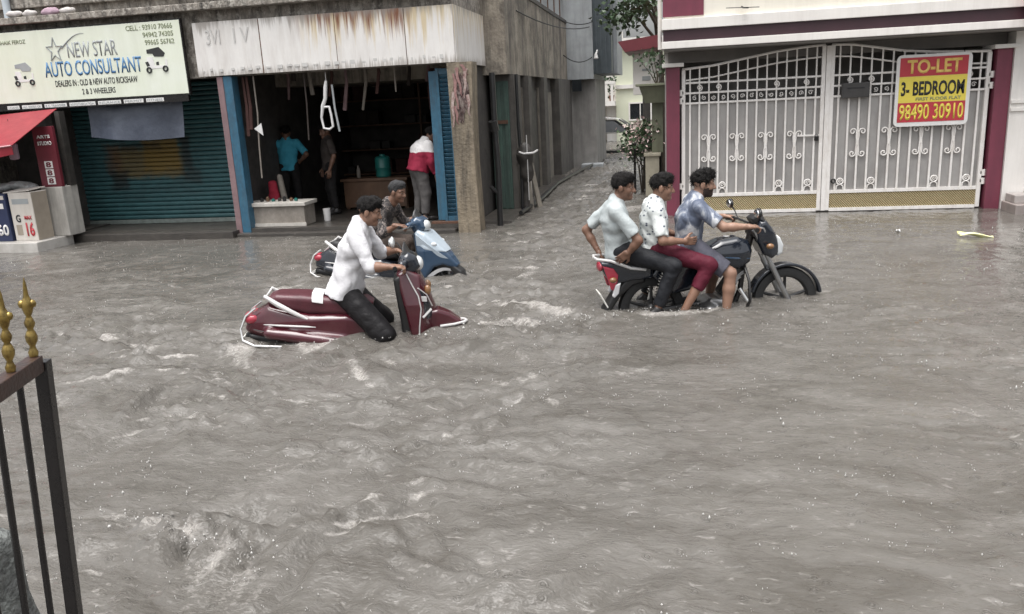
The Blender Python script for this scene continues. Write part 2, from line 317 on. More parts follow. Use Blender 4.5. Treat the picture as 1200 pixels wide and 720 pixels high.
# ---------------------------------------------------------------- implicit surfaces (bodies, clothes, fairings)
def n3(P, f, seed=0):
    r = np.random.default_rng(seed); out = 0
    for i in range(5):
        d = r.normal(size=3); d /= np.linalg.norm(d); ph = r.uniform(0, 6.28)
        q = P[..., 0]*d[0]+P[..., 1]*d[1]+P[..., 2]*d[2]
        d2 = r.normal(size=3); d2 /= np.linalg.norm(d2); q2 = P[..., 0]*d2[0]+P[..., 1]*d2[1]+P[..., 2]*d2[2]
        out = out+np.sin(q*f*(0.7+0.25*i)+ph+1.3*np.sin(q2*f*0.6+ph*2))
    return out/5
class SDF:
    def __init__(s): s.p = []; s.post = []
    def cone(s, a, b, ra, rb=None, k=0.02, op='u', flat=False):
        a = np.array(a, float); b = np.array(b, float); rb = ra if rb is None else rb
        rm = max(ra, rb); lo = np.minimum(a, b)-rm; hi = np.maximum(a, b)+rm
        def f(P):
            ab = b-a; L = ab@ab+1e-12; t = np.clip(((P-a)@ab)/L, 0, 1)
            d = np.linalg.norm(P-a-t[..., None]*ab, axis=-1)-(ra+(rb-ra)*t)
            return np.maximum(d, (P-b)@(ab/math.sqrt(L))) if flat else d
        s.p.append((f, lo, hi, k, op)); return s
    def econe(s, a, b, wa, da, wb, db, lat, k=0.03, op='u', flat=False):   # elliptical tapered cone; lat = lateral axis
        a = np.array(a, float); b = np.array(b, float); lat = np.array(lat, float); lat /= np.linalg.norm(lat)
        rm = max(wa, da, wb, db); lo = np.minimum(a, b)-rm; hi = np.maximum(a, b)+rm
        def f(P):
            ab = b-a; L = ab@ab+1e-12; t = np.clip(((P-a)@ab)/L, 0, 1)
            v = P-a-t[..., None]*ab; w = wa+(wb-wa)*t; d = da+(db-da)*t
            vl = v@lat; rest = np.sqrt(np.maximum((v*v).sum(-1)-vl*vl, 0))
            q = np.sqrt((vl/w)**2+(rest/d)**2)
            r_ = (q-1)*np.minimum(w, d)
            return np.maximum(r_, (a-P)@(ab/math.sqrt(L))) if flat else r_      # flat at end a
        s.p.append((f, lo, hi, k, op)); return s
    def ell(s, c, r, Rm=None, k=0.02, op='u'):
        c = np.array(c, float); r = np.array(r, float); Rm = np.eye(3) if Rm is None else np.array(Rm, float)
        rm = r.max(); lo = c-rm; hi = c+rm
        def f(P):
            q = (P-c)@Rm.T; k0 = np.linalg.norm(q/r, axis=-1); k1 = np.linalg.norm(q/(r*r), axis=-1)+1e-9
            return k0*(k0-1)/k1
        s.p.append((f, lo, hi, k, op)); return s
    def box(s, c, h, rnd=0.01, Rm=None, k=0.01, op='u'):
        c = np.array(c, float); h = np.array(h, float)-rnd; Rm = np.eye(3) if Rm is None else np.array(Rm, float)
        rm = np.linalg.norm(h)+rnd; lo = c-rm; hi = c+rm
        def f(P):
            q = np.abs((P-c)@Rm.T)-h
            return np.linalg.norm(np.maximum(q, 0), axis=-1)+np.minimum(q.max(-1), 0)-rnd
        s.p.append((f, lo, hi, k, op)); return s
    def prof(s, poly, w, rnd=0.03, k=0.02, op='u', yc=0.0):    # x-z outline with half-width w (number or function of x, z), soft edges
        V = np.array(poly, float); lo2 = V.min(0); hi2 = V.max(0)
        wm = w if not callable(w) else 0.45
        lo = np.array([lo2[0], yc-wm, lo2[1]]); hi = np.array([hi2[0], yc+wm, hi2[1]])
        def f(P):
            X = P[..., 0]; Z = P[..., 2]
            d = np.full(X.shape, 1e9); sg = np.ones(X.shape); n = len(V); j = n-1
            for i in range(n):
                ex = V[j, 0]-V[i, 0]; ez = V[j, 1]-V[i, 1]; wx = X-V[i, 0]; wz = Z-V[i, 1]
                t = np.clip((wx*ex+wz*ez)/(ex*ex+ez*ez+1e-12), 0, 1)
                d = np.minimum(d, (wx-ex*t)**2+(wz-ez*t)**2)
                c1 = Z >= V[i, 1]; c2 = Z < V[j, 1]; c3 = ex*wz > ez*wx
                al = (c1 & c2 & c3) | (~c1 & ~c2 & ~c3); sg = np.where(al, -sg, sg); j = i
            d2 = sg*np.sqrt(d)+rnd
            ww = w(X, Z) if callable(w) else w
            dy = np.abs(P[..., 1]-yc)-(ww-rnd)
            return np.sqrt(np.maximum(d2, 0)**2+np.maximum(dy, 0)**2)+np.minimum(np.maximum(d2, dy), 0)-rnd
        s.p.append((f, lo, hi, k, op)); return s
    def mesh(s, vox):
        lo = np.min([p[1] for p in s.p if p[4] == 'u'], 0)-3*vox-0.012; hi = np.max([p[2] for p in s.p if p[4] == 'u'], 0)+3*vox+0.012
        n = np.ceil((hi-lo)/vox).astype(int)+1
        D = np.full(n, 0.5, np.float32); ax = [lo[i]+vox*np.arange(n[i]) for i in range(3)]
        for f, a, b, k, op in s.p:
            m = 3*vox+k+0.01
            i0 = np.clip(np.floor((a-m-lo)/vox).astype(int), 0, n-1); i1 = np.clip(np.ceil((b+m-lo)/vox).astype(int)+1, 1, n)
            if np.any(i1 <= i0): continue
            P = np.stack(np.meshgrid(*[ax[i][i0[i]:i1[i]] for i in range(3)], indexing='ij'), -1)
            d = f(P); sl = tuple(slice(i0[i], i1[i]) for i in range(3)); A = D[sl]
            if op == 'u':
                h = np.clip(0.5+0.5*(A-d)/k, 0, 1); D[sl] = A*(1-h)+d*h-k*h*(1-h)
            else:
                h = np.clip(0.5-0.5*(A+d)/k, 0, 1); D[sl] = A*(1-h)-d*h+k*h*(1-h)
        if s.post:
            P = np.stack(np.meshgrid(*ax, indexing='ij'), -1)
            for g in s.post: D = g(P, D)
        return surf_nets(D, lo, vox)
def surf_nets(D, lo, vox):
    ins = D < 0
    nx, ny, nz = D.shape
    corners = [(i, j, k) for i in (0, 1) for j in (0, 1) for k in (0, 1)]
    cnt = np.zeros((nx-1, ny-1, nz-1), np.int8)
    for i, j, k in corners: cnt += ins[i:nx-1+i, j:ny-1+j, k:nz-1+k]
    act = (cnt > 0) & (cnt < 8)
    idx = np.argwhere(act); id3 = np.full(act.shape, -1, np.int64); id3[act] = np.arange(len(idx))
    acc = np.zeros((len(idx), 3)); w = np.zeros(len(idx))
    for a in corners:
        for ax in range(3):
            if a[ax]: continue
            b = list(a); b[ax] = 1
            da = D[idx[:, 0]+a[0], idx[:, 1]+a[1], idx[:, 2]+a[2]]; db = D[idx[:, 0]+b[0], idx[:, 1]+b[1], idx[:, 2]+b[2]]
            c = (da < 0) != (db < 0); t = np.where(c, da/np.where(c, da-db, 1), 0)
            p = np.tile(np.array(a, float), (len(idx), 1)); p[:, ax] = t
            acc[c] += p[c]; w[c] += 1
    v = lo+vox*(idx+acc/np.maximum(w, 1)[:, None])
    F = []
    for ax in range(3):
        sl0 = [slice(None)]*3; sl1 = [slice(None)]*3
        sl0[ax] = slice(0, -1); sl1[ax] = slice(1, None)
        s0 = ins[tuple(sl0)]; s1 = ins[tuple(sl1)]
        e = np.argwhere(s0 != s1)
        o = [q for q in range(3) if q != ax]
        ok = (e[:, o[0]] > 0) & (e[:, o[1]] > 0) & (e[:, o[0]] < D.shape[o[0]]-1) & (e[:, o[1]] < D.shape[o[1]]-1); e = e[ok]
        flip = s0[e[:, 0], e[:, 1], e[:, 2]]
        q = []
        for da, db in ((0, 0), (1, 0), (1, 1), (0, 1)):
            c = e.copy(); c[:, o[0]] -= da; c[:, o[1]] -= db; q.append(id3[c[:, 0], c[:, 1], c[:, 2]])
        q = np.stack(q, 1)
        if ax == 1: flip = ~flip
        q[~flip] = q[~flip][:, ::-1]
        F.append(q)
    return v, np.concatenate(F)
def np_mesh(name, v, f, m, parent=None, smooth=True, matidx=None):
    me = bpy.data.meshes.new(name)
    nv = len(v); nf = len(f)
    me.vertices.add(nv); me.vertices.foreach_set('co', np.ascontiguousarray(v, dtype=np.float32).ravel())
    k = f.shape[1]; me.loops.add(nf*k); me.polygons.add(nf)
    me.loops.foreach_set('vertex_index', np.ascontiguousarray(f, dtype=np.int32).ravel())
    me.polygons.foreach_set('loop_start', np.arange(0, nf*k, k, dtype=np.int32))
    if smooth: me.polygons.foreach_set('use_smooth', np.ones(nf, bool))
    me.update(calc_edges=True); me.validate()
    o = link_mesh(name, me, m, parent)
    if matidx is not None: me.polygons.foreach_set('material_index', np.ascontiguousarray(matidx, dtype=np.int32))
    return o
def sdf_part(name, sdf, m, parent, vox=0.009, iters=1):
    v, f = sdf.mesh(vox)
    return np_mesh(name, v-np.array(OFF.get(parent, Vector())), f, m, parent)

# ================================================================ GROUND AND WATER
GZ = -0.32                                   # road level; flood water stands at z = 0
g = MB(); g.b2(-120, 120, -60, 120, GZ-0.3, GZ); road = g.build('road', 'road'); props(road, kind='structure')

NF = 1024; TILE = 20.48
def field(seed, lmin, lmax, ax=1.0, ay=1.0, p=1.0, ang=0.0):
    r = np.random.default_rng(seed)
    k = np.fft.fftfreq(NF, TILE/NF); kx, ky = np.meshgrid(k, k, indexing='ij')
    c, s_ = math.cos(ang), math.sin(ang)
    ku = (kx*c+ky*s_)*ax; kv = (-kx*s_+ky*c)*ay
    kk = np.sqrt(ku**2+kv**2)+1e-9
    amp = np.where((kk > 1/lmax) & (kk < 1/lmin), kk**(-p), 0)
    F = np.fft.ifft2(np.fft.fft2(r.normal(size=(NF, NF)))*amp).real
    return F/F.std()
def samp(F, x, y):
    u = (x/TILE*NF) % NF; v = (y/TILE*NF) % NF
    i = np.floor(u).astype(int); j = np.floor(v).astype(int); a = u-i; b = v-j
    i %= NF; j %= NF; i2 = (i+1) % NF; j2 = (j+1) % NF
    return (F[i, j]*(1-a)+F[i2, j]*a)*(1-b)+(F[i, j2]*(1-a)+F[i2, j2]*a)*b
F_big = field(1, 1.2, 5.0, p=1.2); F_chop = field(2, 0.14, 0.8, 1.5, 1.0, p=1.35, ang=0.22); F_str = field(3, 0.13, 0.6, 4.5, 1.0, p=1.3, ang=0.12)
F_fine = field(4, 0.065, 0.24, 1.35, 1.0, p=1.0); F_warp = field(5, 0.8, 3.5, p=1.5); F_warp2 = field(6, 0.8, 3.5, p=1.5); F_foam = field(7, 0.07, 0.8, 2.6, 1.0, p=1.1, ang=0.12)
def seg_d(x, y, a, b):
    ax_, ay_ = a; bx, by = b; dx, dy = bx-ax_, by-ay_
    t = np.clip(((x-ax_)*dx+(y-ay_)*dy)/(dx*dx+dy*dy+1e-9), 0, 1)
    return np.hypot(x-ax_-t*dx, y-ay_-t*dy)
FOAM_SEGS = [((-3.75, 6.1), (-1.7, 6.45), 0.13, 0.9), ((-1.7, 6.45), (-0.7, 7.05), 0.20, 0.75), ((-0.75, 7.0), (0.5, 7.35), 0.12, 0.9), ((-3.7, 6.15), (-5.5, 6.6), .2, .35),
             ((-2.3, 7.2), (-0.5, 7.4), 0.35, 0.45), ((-5.8, 8.4), (-3.9, 9.0), 0.07, .5), ((-4.8, 7.6), (-3.3, 8.0), 0.06, .45), ((-4.0, 5.3), (-2.3, 5.6), 0.22, 0.25),
             ((-2.75, 3.33), (-1.80, 3.0), 0.12, .95), ((-1.8, 4.2), (-1.3, 4.1), 0.06, 0.4), ((-2.6, 2.75), (-1.5, 2.5), 0.12, 0.3), ((-1.15, 3.6), (-1.0, 2.9), 0.08, .3),
             ((-3.9, 9.2), (-2.4, 9.6), 0.10, .4), ((-2.4, 8.8), (-1.9, 8.9), .1, .5), ((.55, 7.5), (1.2, 7.75), .10, .45), ((-3.6, 5.0), (-3.0, 4.3), .12, .35), ((-2.0, 11.2), (-1.3, 14.5), .35, .5), ((-1.6, 14), (-1.2, 22), .4, .45), ((-1.83, 6.60), (-1.72, 6.98), .07, .9), ((-2.50, 6.22), (-2.25, 6.32), .07, .9), ((.98, 7.60), (1.42, 7.92), .06, .8), ((-3.6, 6.15), (-5.4, 5.9), .09, .55), ((-3.6, 6.45), (-5.4, 7.1), .09, .5), ((-.3, 7.2), (.25, 7.32), .07, .9), ((-2.5, 8.72), (-2.2, 8.95), .07, .8), ((-4.1, 8.8), (-2.6, 8.68), .07, .6), ((-.7, 7.15), (-2.0, 7.5), .08, .6), ((-6.5, 7.5), (-4.4, 7.9), .10, .5), ((-6.8, 9.3), (-4.2, 9.6), .08, .45), ((-1.5, 5.4), (.8, 5.9), .2, .3), ((.5, 4.4), (2.2, 4.9), .25, .25), ((1.2, 6.5), (3.5, 7.0), .2, .22)]
def turb(x, y):
    t = 0.45+0.55/(1+np.exp((x+0.2)/0.7))*(1/(1+np.exp((y-10.2)/0.7)))
    t = t+0.6*np.exp(-((x+1.4)**2/1.6+(y-7.2)**2/0.9))+1.1*np.exp(-((x+2.2)**2/0.35+(y-3.1)**2/0.07))
    return t*(0.68+0.40*np.tanh(1.4*samp(F_big, x+3, y)))*(1-0.62/(1+np.exp(-(y-9.6-.25*x*(x<-2))/0.5)))+1.0*np.exp(-((x+1.3)**2/1.2))/(1+np.exp(-(y-10)/.5))
def water_h(x, y):
    wx = x+0.16*samp(F_warp, x, y); wy = y+0.16*samp(F_warp2, x, y)
    T = turb(x, y)
    h = 0.0145*T*samp(F_chop, wx, wy)+0.0095*T*samp(F_str, wx, wy)+0.0095*samp(F_fine, x+.3*wy, wy)*(0.15+0.85*T)+0.003*samp(F_big, x, y)
    # sharpen crests
    h = h+4.0*np.maximum(h, 0)**2
    # bow waves and trailing ridges
    for a, b, w, s_ in FOAM_SEGS[:5]+FOAM_SEGS[19:28]:
        d = seg_d(wx, wy, a, b); h = h+0.020*s_*np.exp(-(d/(w*0.8))**2)
    b = np.exp(-((x+2.2)**2/0.14+(y-3.1+0.3*(x+2.2))**2/0.024)); h = h+b*(0.02+0.040*(1-np.abs(samp(F_fine, 1.0*x, 1.0*y)))+0.028*samp(F_fine, x*0.8+4, y*0.8))
    return h
def foam_f(x, y):
    n = samp(F_foam, x+0.2*samp(F_warp, x, y), y+0.2*samp(F_warp2, x, y)); f = np.zeros_like(x)
    for a, b, w, s_ in FOAM_SEGS:
        d = seg_d(x+0.1*samp(F_warp, x, y), y+0.1*samp(F_warp2, x, y), a, b)
        f = np.maximum(f, s_*np.exp(-(d/w)**2)*np.clip(0.55+0.5*n, 0, 1.4))
    f = f+np.clip((turb(x, y)-0.2)*0.8, 0, .7)*np.clip(n-1.0, 0, 1)*0.9+0.4*np.clip(n-1.7, 0, 1)
    return np.clip(f, 0, 1)
xs = np.concatenate([np.array([-90, -60, -40, -28, -20, -16, -14, -13.0]), np.arange(-12.2, 7.6, 0.03), np.array([8, 9, 10.5, 13, 18, 28, 45, 90.])])
ys = [-40, -20, -10, -5, -2.5, -1.0, 0.0, 0.5]; yy = 0.9
while yy < 46: ys.append(yy); yy += 0.018*(1+yy/7.0)
ys = np.array(ys+[48, 55, 70, 100.])
X, Y = np.meshgrid(xs, ys, indexing='ij')
Hh = water_h(X.ravel(), Y.ravel()); Ff = foam_f(X.ravel(), Y.ravel())
edge = ((X < -12.4) | (X > 7.6) | (Y < 0.6) | (Y > 46)).ravel(); Hh[edge] = 0; Ff[edge] = 0
nx, ny = X.shape; ii = np.arange(nx*ny).reshape(nx, ny)
fq = np.stack([ii[:-1, :-1], ii[1:, :-1], ii[1:, 1:], ii[:-1, 1:]], -1).reshape(-1, 4)
def water_mat():
    m = bpy.data.materials.new('muddy_flood_water'); m.use_nodes = True; t = m.node_tree; b = t.nodes['Principled BSDF']
    tc = t.nodes.new('ShaderNodeTexCoord'); at = t.nodes.new('ShaderNodeAttribute'); at.attribute_name = 'foam'
    mp0 = t.nodes.new('ShaderNodeMapping'); mp0.inputs['Scale'].default_value = (0.45, 1.0, 1.0); mp0.inputs['Rotation'].default_value = (0, 0, -.12); lk(t, tc.outputs['Object'], mp0.inputs['Vector'])
    n = t.nodes.new('ShaderNodeTexNoise'); n.inputs['Scale'].default_value = 2.6; n.inputs['Detail'].default_value = 10; n.inputs['Roughness'].default_value = .72; n.inputs['Distortion'].default_value = 1.1; lk(t, mp0.outputs[0], n.inputs['Vector'])
    r = t.nodes.new('ShaderNodeValToRGB'); r.color_ramp.elements[0].position = .36; r.color_ramp.elements[1].position = .66
    r.color_ramp.elements[0].color = (0.083, 0.076, 0.066, 1); r.color_ramp.elements[1].color = (0.147, 0.138, 0.126, 1); lk(t, n.outputs['Fac'], r.inputs['Fac'])
    fn = t.nodes.new('ShaderNodeTexNoise'); fn.inputs['Scale'].default_value = 34; fn.inputs['Detail'].default_value = 5; fn.inputs['Roughness'].default_value = .7; fn.inputs['Distortion'].default_value = .8; lk(t, tc.outputs['Object'], fn.inputs['Vector'])
    fm = t.nodes.new('ShaderNodeMath'); fm.operation = 'MULTIPLY_ADD'; fm.inputs[1].default_value = .55; lk(t, at.outputs['Fac'], fm.inputs[0]); lk(t, fn.outputs['Fac'], fm.inputs[2])
    fr = t.nodes.new('ShaderNodeMapRange'); fr.inputs['From Min'].default_value = .72; fr.inputs['From Max'].default_value = 1.15; fr.inputs['To Max'].default_value = .62; lk(t, fm.outputs[0], fr.inputs['Value'])
    mp2 = t.nodes.new('ShaderNodeMapping'); mp2.inputs['Scale'].default_value = (0.42, 1.0, 1.0); mp2.inputs['Rotation'].default_value = (0, 0, -.15); lk(t, tc.outputs['Object'], mp2.inputs['Vector'])
    f2 = t.nodes.new('ShaderNodeTexNoise'); f2.inputs['Scale'].default_value = 24; f2.inputs['Detail'].default_value = 4; f2.inputs['Roughness'].default_value = .65; f2.inputs['Distortion'].default_value = .5; lk(t, mp2.outputs[0], f2.inputs['Vector'])
    f3 = t.nodes.new('ShaderNodeMapRange'); f3.inputs['From Min'].default_value = .60; f3.inputs['From Max'].default_value = .76; f3.inputs['To Max'].default_value = .38; lk(t, f2.outputs['Fac'], f3.inputs['Value'])
    ra2 = t.nodes.new('ShaderNodeAttribute'); ra2.attribute_name = 'ripple'; f4 = t.nodes.new('ShaderNodeMath'); f4.operation = 'MULTIPLY'; lk(t, f3.outputs[0], f4.inputs[0]); lk(t, ra2.outputs['Fac'], f4.inputs[1])
    f5 = t.nodes.new('ShaderNodeMath'); f5.operation = 'MAXIMUM'; lk(t, fr.outputs[0], f5.inputs[0]); lk(t, f4.outputs[0], f5.inputs[1]); ffac = f5.outputs[0]
    mx = t.nodes.new('ShaderNodeMix'); mx.data_type = 'RGBA'; lk(t, ffac, mx.inputs['Factor']); lk(t, r.outputs[0], mx.inputs['A']); mx.inputs['B'].default_value = (0.48, 0.455, 0.425, 1)
    lk(t, mx.outputs['Result'], b.inputs['Base Color'])
    mr = t.nodes.new('ShaderNodeMapRange'); mr.inputs['To Min'].default_value = 0.035; mr.inputs['To Max'].default_value = 0.6; lk(t, ffac, mr.inputs['Value']); lk(t, mr.outputs[0], b.inputs['Roughness'])
    b.inputs['IOR'].default_value = 1.333
    mp = t.nodes.new('ShaderNodeMapping'); mp.inputs['Scale'].default_value = (0.55, 1.0, 1.0); lk(t, tc.outputs['Object'], mp.inputs['Vector'])
    hs = None
    for sc, am in ((16, 1.0), (38, 0.55), (85, 0.25)):
        nn = t.nodes.new('ShaderNodeTexNoise'); nn.inputs['Scale'].default_value = sc; nn.inputs['Detail'].default_value = 3; nn.inputs['Distortion'].default_value = 0.6; lk(t, mp.outputs[0], nn.inputs['Vector'])
        ml = t.nodes.new('ShaderNodeMath'); ml.operation = 'MULTIPLY'; ml.inputs[1].default_value = am; lk(t, nn.outputs['Fac'], ml.inputs[0])
        if hs is None: hs = ml.outputs[0]
        else:
            ad = t.nodes.new('ShaderNodeMath'); ad.operation = 'ADD'; lk(t, hs, ad.inputs[0]); lk(t, ml.outputs[0], ad.inputs[1]); hs = ad.outputs[0]
    # rain rings: small round dimples
    vo = t.nodes.new('ShaderNodeTexVoronoi'); vo.inputs['Scale'].default_value = 9.0; lk(t, tc.outputs['Object'], vo.inputs['Vector'])
    rr = t.nodes.new('ShaderNodeValToRGB'); e = rr.color_ramp.elements; e[0].position = 0.0; e[0].color = (.2, .2, .2, 1); e[1].position = 0.30; e[1].color = (0, 0, 0, 1)
    for pos, vv in ((0.06, .0), (0.10, .85), (0.145, 0.0), (0.2, .45), (0.25, 0)):
        q = e.new(pos); q.color = (vv, vv, vv, 1)
    lk(t, vo.outputs['Distance'], rr.inputs['Fac'])
    ml = t.nodes.new('ShaderNodeMath'); ml.operation = 'MULTIPLY'; ml.inputs[1].default_value = 0.4; lk(t, rr.outputs[0], ml.inputs[0])
    ad = t.nodes.new('ShaderNodeMath'); ad.operation = 'ADD'; lk(t, hs, ad.inputs[0]); lk(t, ml.outputs[0], ad.inputs[1])
    bp = t.nodes.new('ShaderNodeBump'); bp.inputs['Distance'].default_value = 0.0135; ra = t.nodes.new('ShaderNodeAttribute'); ra.attribute_name = 'ripple'; lk(t, ra.outputs['Fac'], bp.inputs['Strength']); lk(t, ad.outputs[0], bp.inputs['Height']); lk(t, bp.outputs[0], b.inputs['Normal'])
    return m
M['water'] = water_mat()
water = np_mesh('water', np.stack([X.ravel(), Y.ravel(), Hh], 1), fq, 'water'); props(water, kind='structure')
ra_ = water.data.attributes.new('ripple', 'FLOAT', 'POINT'); ra_.data.foreach_set('value', np.clip(.12+1.15*turb(X.ravel(), Y.ravel())+.5/(1+np.exp((Y.ravel()-8.6)/.5)), .1, 1).astype(np.float32))
fa = water.data.attributes.new('foam', 'FLOAT', 'POINT'); fa.data.foreach_set('value', Ff.astype(np.float32))

# ================================================================ SHOP BUILDING ON THE FAR SIDE OF THE STREET (left)
SB = empty('shop_building', (-6.6, 14, GZ), 'weathered concrete shop block with rust-stained parapet above a shutter and an open shop', 'building')
part('parapet_wall', 'concrete', SB, (-14.0, -3.02, 12.02, 12.30, 2.46, 5.2))
part('parapet_ledge', 'concrete', SB, (-14.0, -3.05, 11.80, 12.018, 3.42, 3.52), bevel=0.012)
part('parapet_band', 'concrete', SB, (-14.0, -3.05, 11.93, 12.018, 3.66, 3.80), bevel=0.012)
part('shop_floor', 'step', SB, (-9.62, -3.12, 11.95, 17.2, GZ, 0.12))
part('front_step', 'step', SB, (-9.60, -6.72, 11.72, 11.948, GZ, 0.115), bevel=0.012)
part('front_step', 'step', SB, (-6.70, -3.14, 11.80, 11.948, GZ, 0.06), bevel=0.012)
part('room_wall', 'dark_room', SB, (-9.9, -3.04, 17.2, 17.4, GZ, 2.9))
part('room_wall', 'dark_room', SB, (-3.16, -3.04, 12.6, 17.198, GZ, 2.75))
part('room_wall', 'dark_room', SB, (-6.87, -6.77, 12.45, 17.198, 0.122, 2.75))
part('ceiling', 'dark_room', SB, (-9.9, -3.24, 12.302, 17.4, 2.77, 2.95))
part('roof_slab', 'concrete', SB, (-14, -3.02, 12.302, 18.5, 3.6, 3.8))
part('pillar', 'pink_paint', SB, (-6.765, -6.665, 11.93, 12.13, -0.3, 2.457), bevel=0.01)
part('pillar', 'blue_paint', SB, (-6.663, -6.52, 11.935, 12.13, -0.3, 2.457), bevel=0.01)
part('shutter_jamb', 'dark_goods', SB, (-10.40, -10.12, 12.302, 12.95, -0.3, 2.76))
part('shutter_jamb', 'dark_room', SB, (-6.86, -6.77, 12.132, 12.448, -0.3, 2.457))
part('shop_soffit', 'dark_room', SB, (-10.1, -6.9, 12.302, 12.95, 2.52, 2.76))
part('side_wall', 'concrete', SB, (-14.0, -13.7, 12.302, 17.2, GZ, 3.598))
# side wall towards the alley above the fascia return
part('side_wall', 'concrete', SB, (-3.22, -3.02, 12.302, 13.88, 2.46, 5.2))
# concrete corner pillar with torn paper at its head
cp = MB()
cp.prism([(-3.10, GZ), (-2.76, GZ), (-2.765, 0.15), (-2.79, 1.0), (-2.775, 1.8), (-2.75, 2.455), (-3.12, 2.455), (-3.10, 1.2)], 11.86, 12.20)
cpo = cp.build('corner_pillar', 'concrete_buff', SB)
tp = MB()
def torn(u, v):
    a = 2*math.pi*u; rr = v*(1+0.16*math.sin(3*a+1)+0.12*math.sin(7*a)+0.08*math.sin(13*a+2))
    return (-2.93+0.10*rr*math.cos(a), 11.853-0.012*math.sin(9*a)*v-0.01*(1-v), 2.0+0.36*rr*math.sin(a))
tp.grid(torn, 40, 6, (0, 0.004, 0)); tpo = tp.build('torn_poster', mat('torn_paper_dark', (0.075, 0.035, 0.033), (0.03, 0.018, 0.018), .8, 18, stain=(.35, .3, .27), stain_amt=.8, stain_scale=(22, 22, 9)), cpo)
for k, (zx, zz, L, tl) in enumerate([(-3.02, 2.3, .5, .1), (-3.05, 2.05, .5, -.05), (-2.98, 2.38, .4, .18), (-2.84, 2.36, .42, -.12), (-3.03, 1.85, .28, .1), (-2.83, 2.0, .35, .02), (-2.9, 2.42, .2, .3)]):
    fl = MB(); fl.grid(lambda u, v: (zx+(u-.5)*0.055*(1-.6*v)+tl*v*.35+.01*math.sin(9*v+k), 11.852-0.03*math.sin(2.4*v+k*.3)*v-.004*u, zz-L*v), 4, 8, (0, .003, 0))
    fl.build('paper_strip', mat('torn_paper_%d' % k, (0.40, 0.33, 0.30) if k % 2 else (0.30, 0.17, 0.16), (0.2, 0.11, 0.10), .8, 25), cpo)

# rolling shutter: every slat its own piece
def shutter_mat():
    m = M['teal_shutter'].copy(); m.name = 'teal_shutter_faded_painting'; t = m.node_tree; b = t.nodes['Principled BSDF']
    base = b.inputs['Base Color'].links[0].from_socket
    tc = t.nodes.new('ShaderNodeTexCoord'); sp = t.nodes.new('ShaderNodeSeparateXYZ'); lk(t, tc.outputs['Object'], sp.inputs[0])
    nz = t.nodes.new('ShaderNodeTexNoise'); nz.inputs['Scale'].default_value = 5; nz.inputs['Detail'].default_value = 8; nz.inputs['Roughness'].default_value = .75; lk(t, tc.outputs['Object'], nz.inputs['Vector'])
    def mathn(op, a, b_, c=None):
        q = t.nodes.new('ShaderNodeMath'); q.operation = op
        for i, v in enumerate([a, b_] + ([c] if c is not None else [])):
            if isinstance(v, (int, float)): q.inputs[i].default_value = v
            else: lk(t, v, q.inputs[i])
        return q.outputs[0]
    def blob(cx, cz, hx, hz, amt, soft=0.10):
        cx -= -6.6; cz -= GZ
        dx = mathn('SUBTRACT', mathn('ABSOLUTE', mathn('SUBTRACT', sp.outputs['X'], cx), 0), hx); dz = mathn('SUBTRACT', mathn('ABSOLUTE', mathn('SUBTRACT', sp.outputs['Z'], cz), 0), hz)
        d = mathn('ADD', mathn('MAXIMUM', dx, dz), mathn('MULTIPLY', mathn('SUBTRACT', nz.outputs['Fac'], .5), 0.35))
        mr = t.nodes.new('ShaderNodeMapRange'); mr.inputs['From Min'].default_value = soft/2; mr.inputs['From Max'].default_value = -soft/2; mr.inputs['To Max'].default_value = amt; lk(t, d, mr.inputs['Value']); return mr.outputs[0]
    cur = base
    for (cx, cz, hx, hz, amt, c) in [(-8.72, 1.17, .66, .25, .75, (.17, .115, .035)), (-8.45, 1.30, .34, .27, .9, (.20, .135, .035)), (-9.36, 1.24, .14, .23, .7, (.12, .07, .04)), (-9.30, .89, .16, .16, .8, (.02, .025, .025)),
                                      (-8.0, 1.29, .09, .27, .75, (.022, .022, .02)), (-7.93, .91, .18, .11, .65, (.025, .028, .028)), (-8.82, 1.45, .36, .05, .6, (.03, .03, .028))]:
        mx = t.nodes.new('ShaderNodeMix'); mx.data_type = 'RGBA'; lk(t, blob(cx, cz, hx, hz, amt), mx.inputs['Factor']); lk(t, cur, mx.inputs['A']); mx.inputs['B'].default_value = (*c, 1); cur = mx.outputs['Result']
    lk(t, cur, b.inputs['Base Color']); return m
M['shutter_paint'] = shutter_mat()
SHX0, SHX1, SHY = -10.1, -6.88, 12.80
sr = part('rolling_shutter', 'dark_goods', SB, (SHX0, SHX1, SHY+0.03, SHY+0.05, 0.121, 2.51))
for k in range(30):
    z0 = 0.20+k*0.075; mb = MB(); prof = []
    bulge = 0.004*math.sin(k*1.7)
    for q in range(6): a = q/5*math.pi; prof.append((SHY+0.005-0.026*math.sin(a)+bulge, z0+0.0355-0.0345*math.cos(a)))
    prof += [(SHY+0.028, z0+0.07), (SHY+0.028, z0+0.001)]
    mb.prism(prof, SHX0+.01+.006*math.sin(k*2.3), SHX1-.012-.008*math.sin(k*3.1), plane='yz'); mb.build('slat', 'shutter_paint', sr)
part('bottom_rail', mat('grey_bottom_rail', (.22, .26, .24), (.15, .17, .16), .5, 12), sr, (SHX0+.01, SHX1-.012, SHY-0.025, SHY+.028, 0.125, 0.195), bevel=.006)
for x in (SHX0-.005, SHX1-.03): part('guide_channel', 'dark_goods', sr, (x, x+.05, SHY-.06, SHY+.06, .122, 2.455))

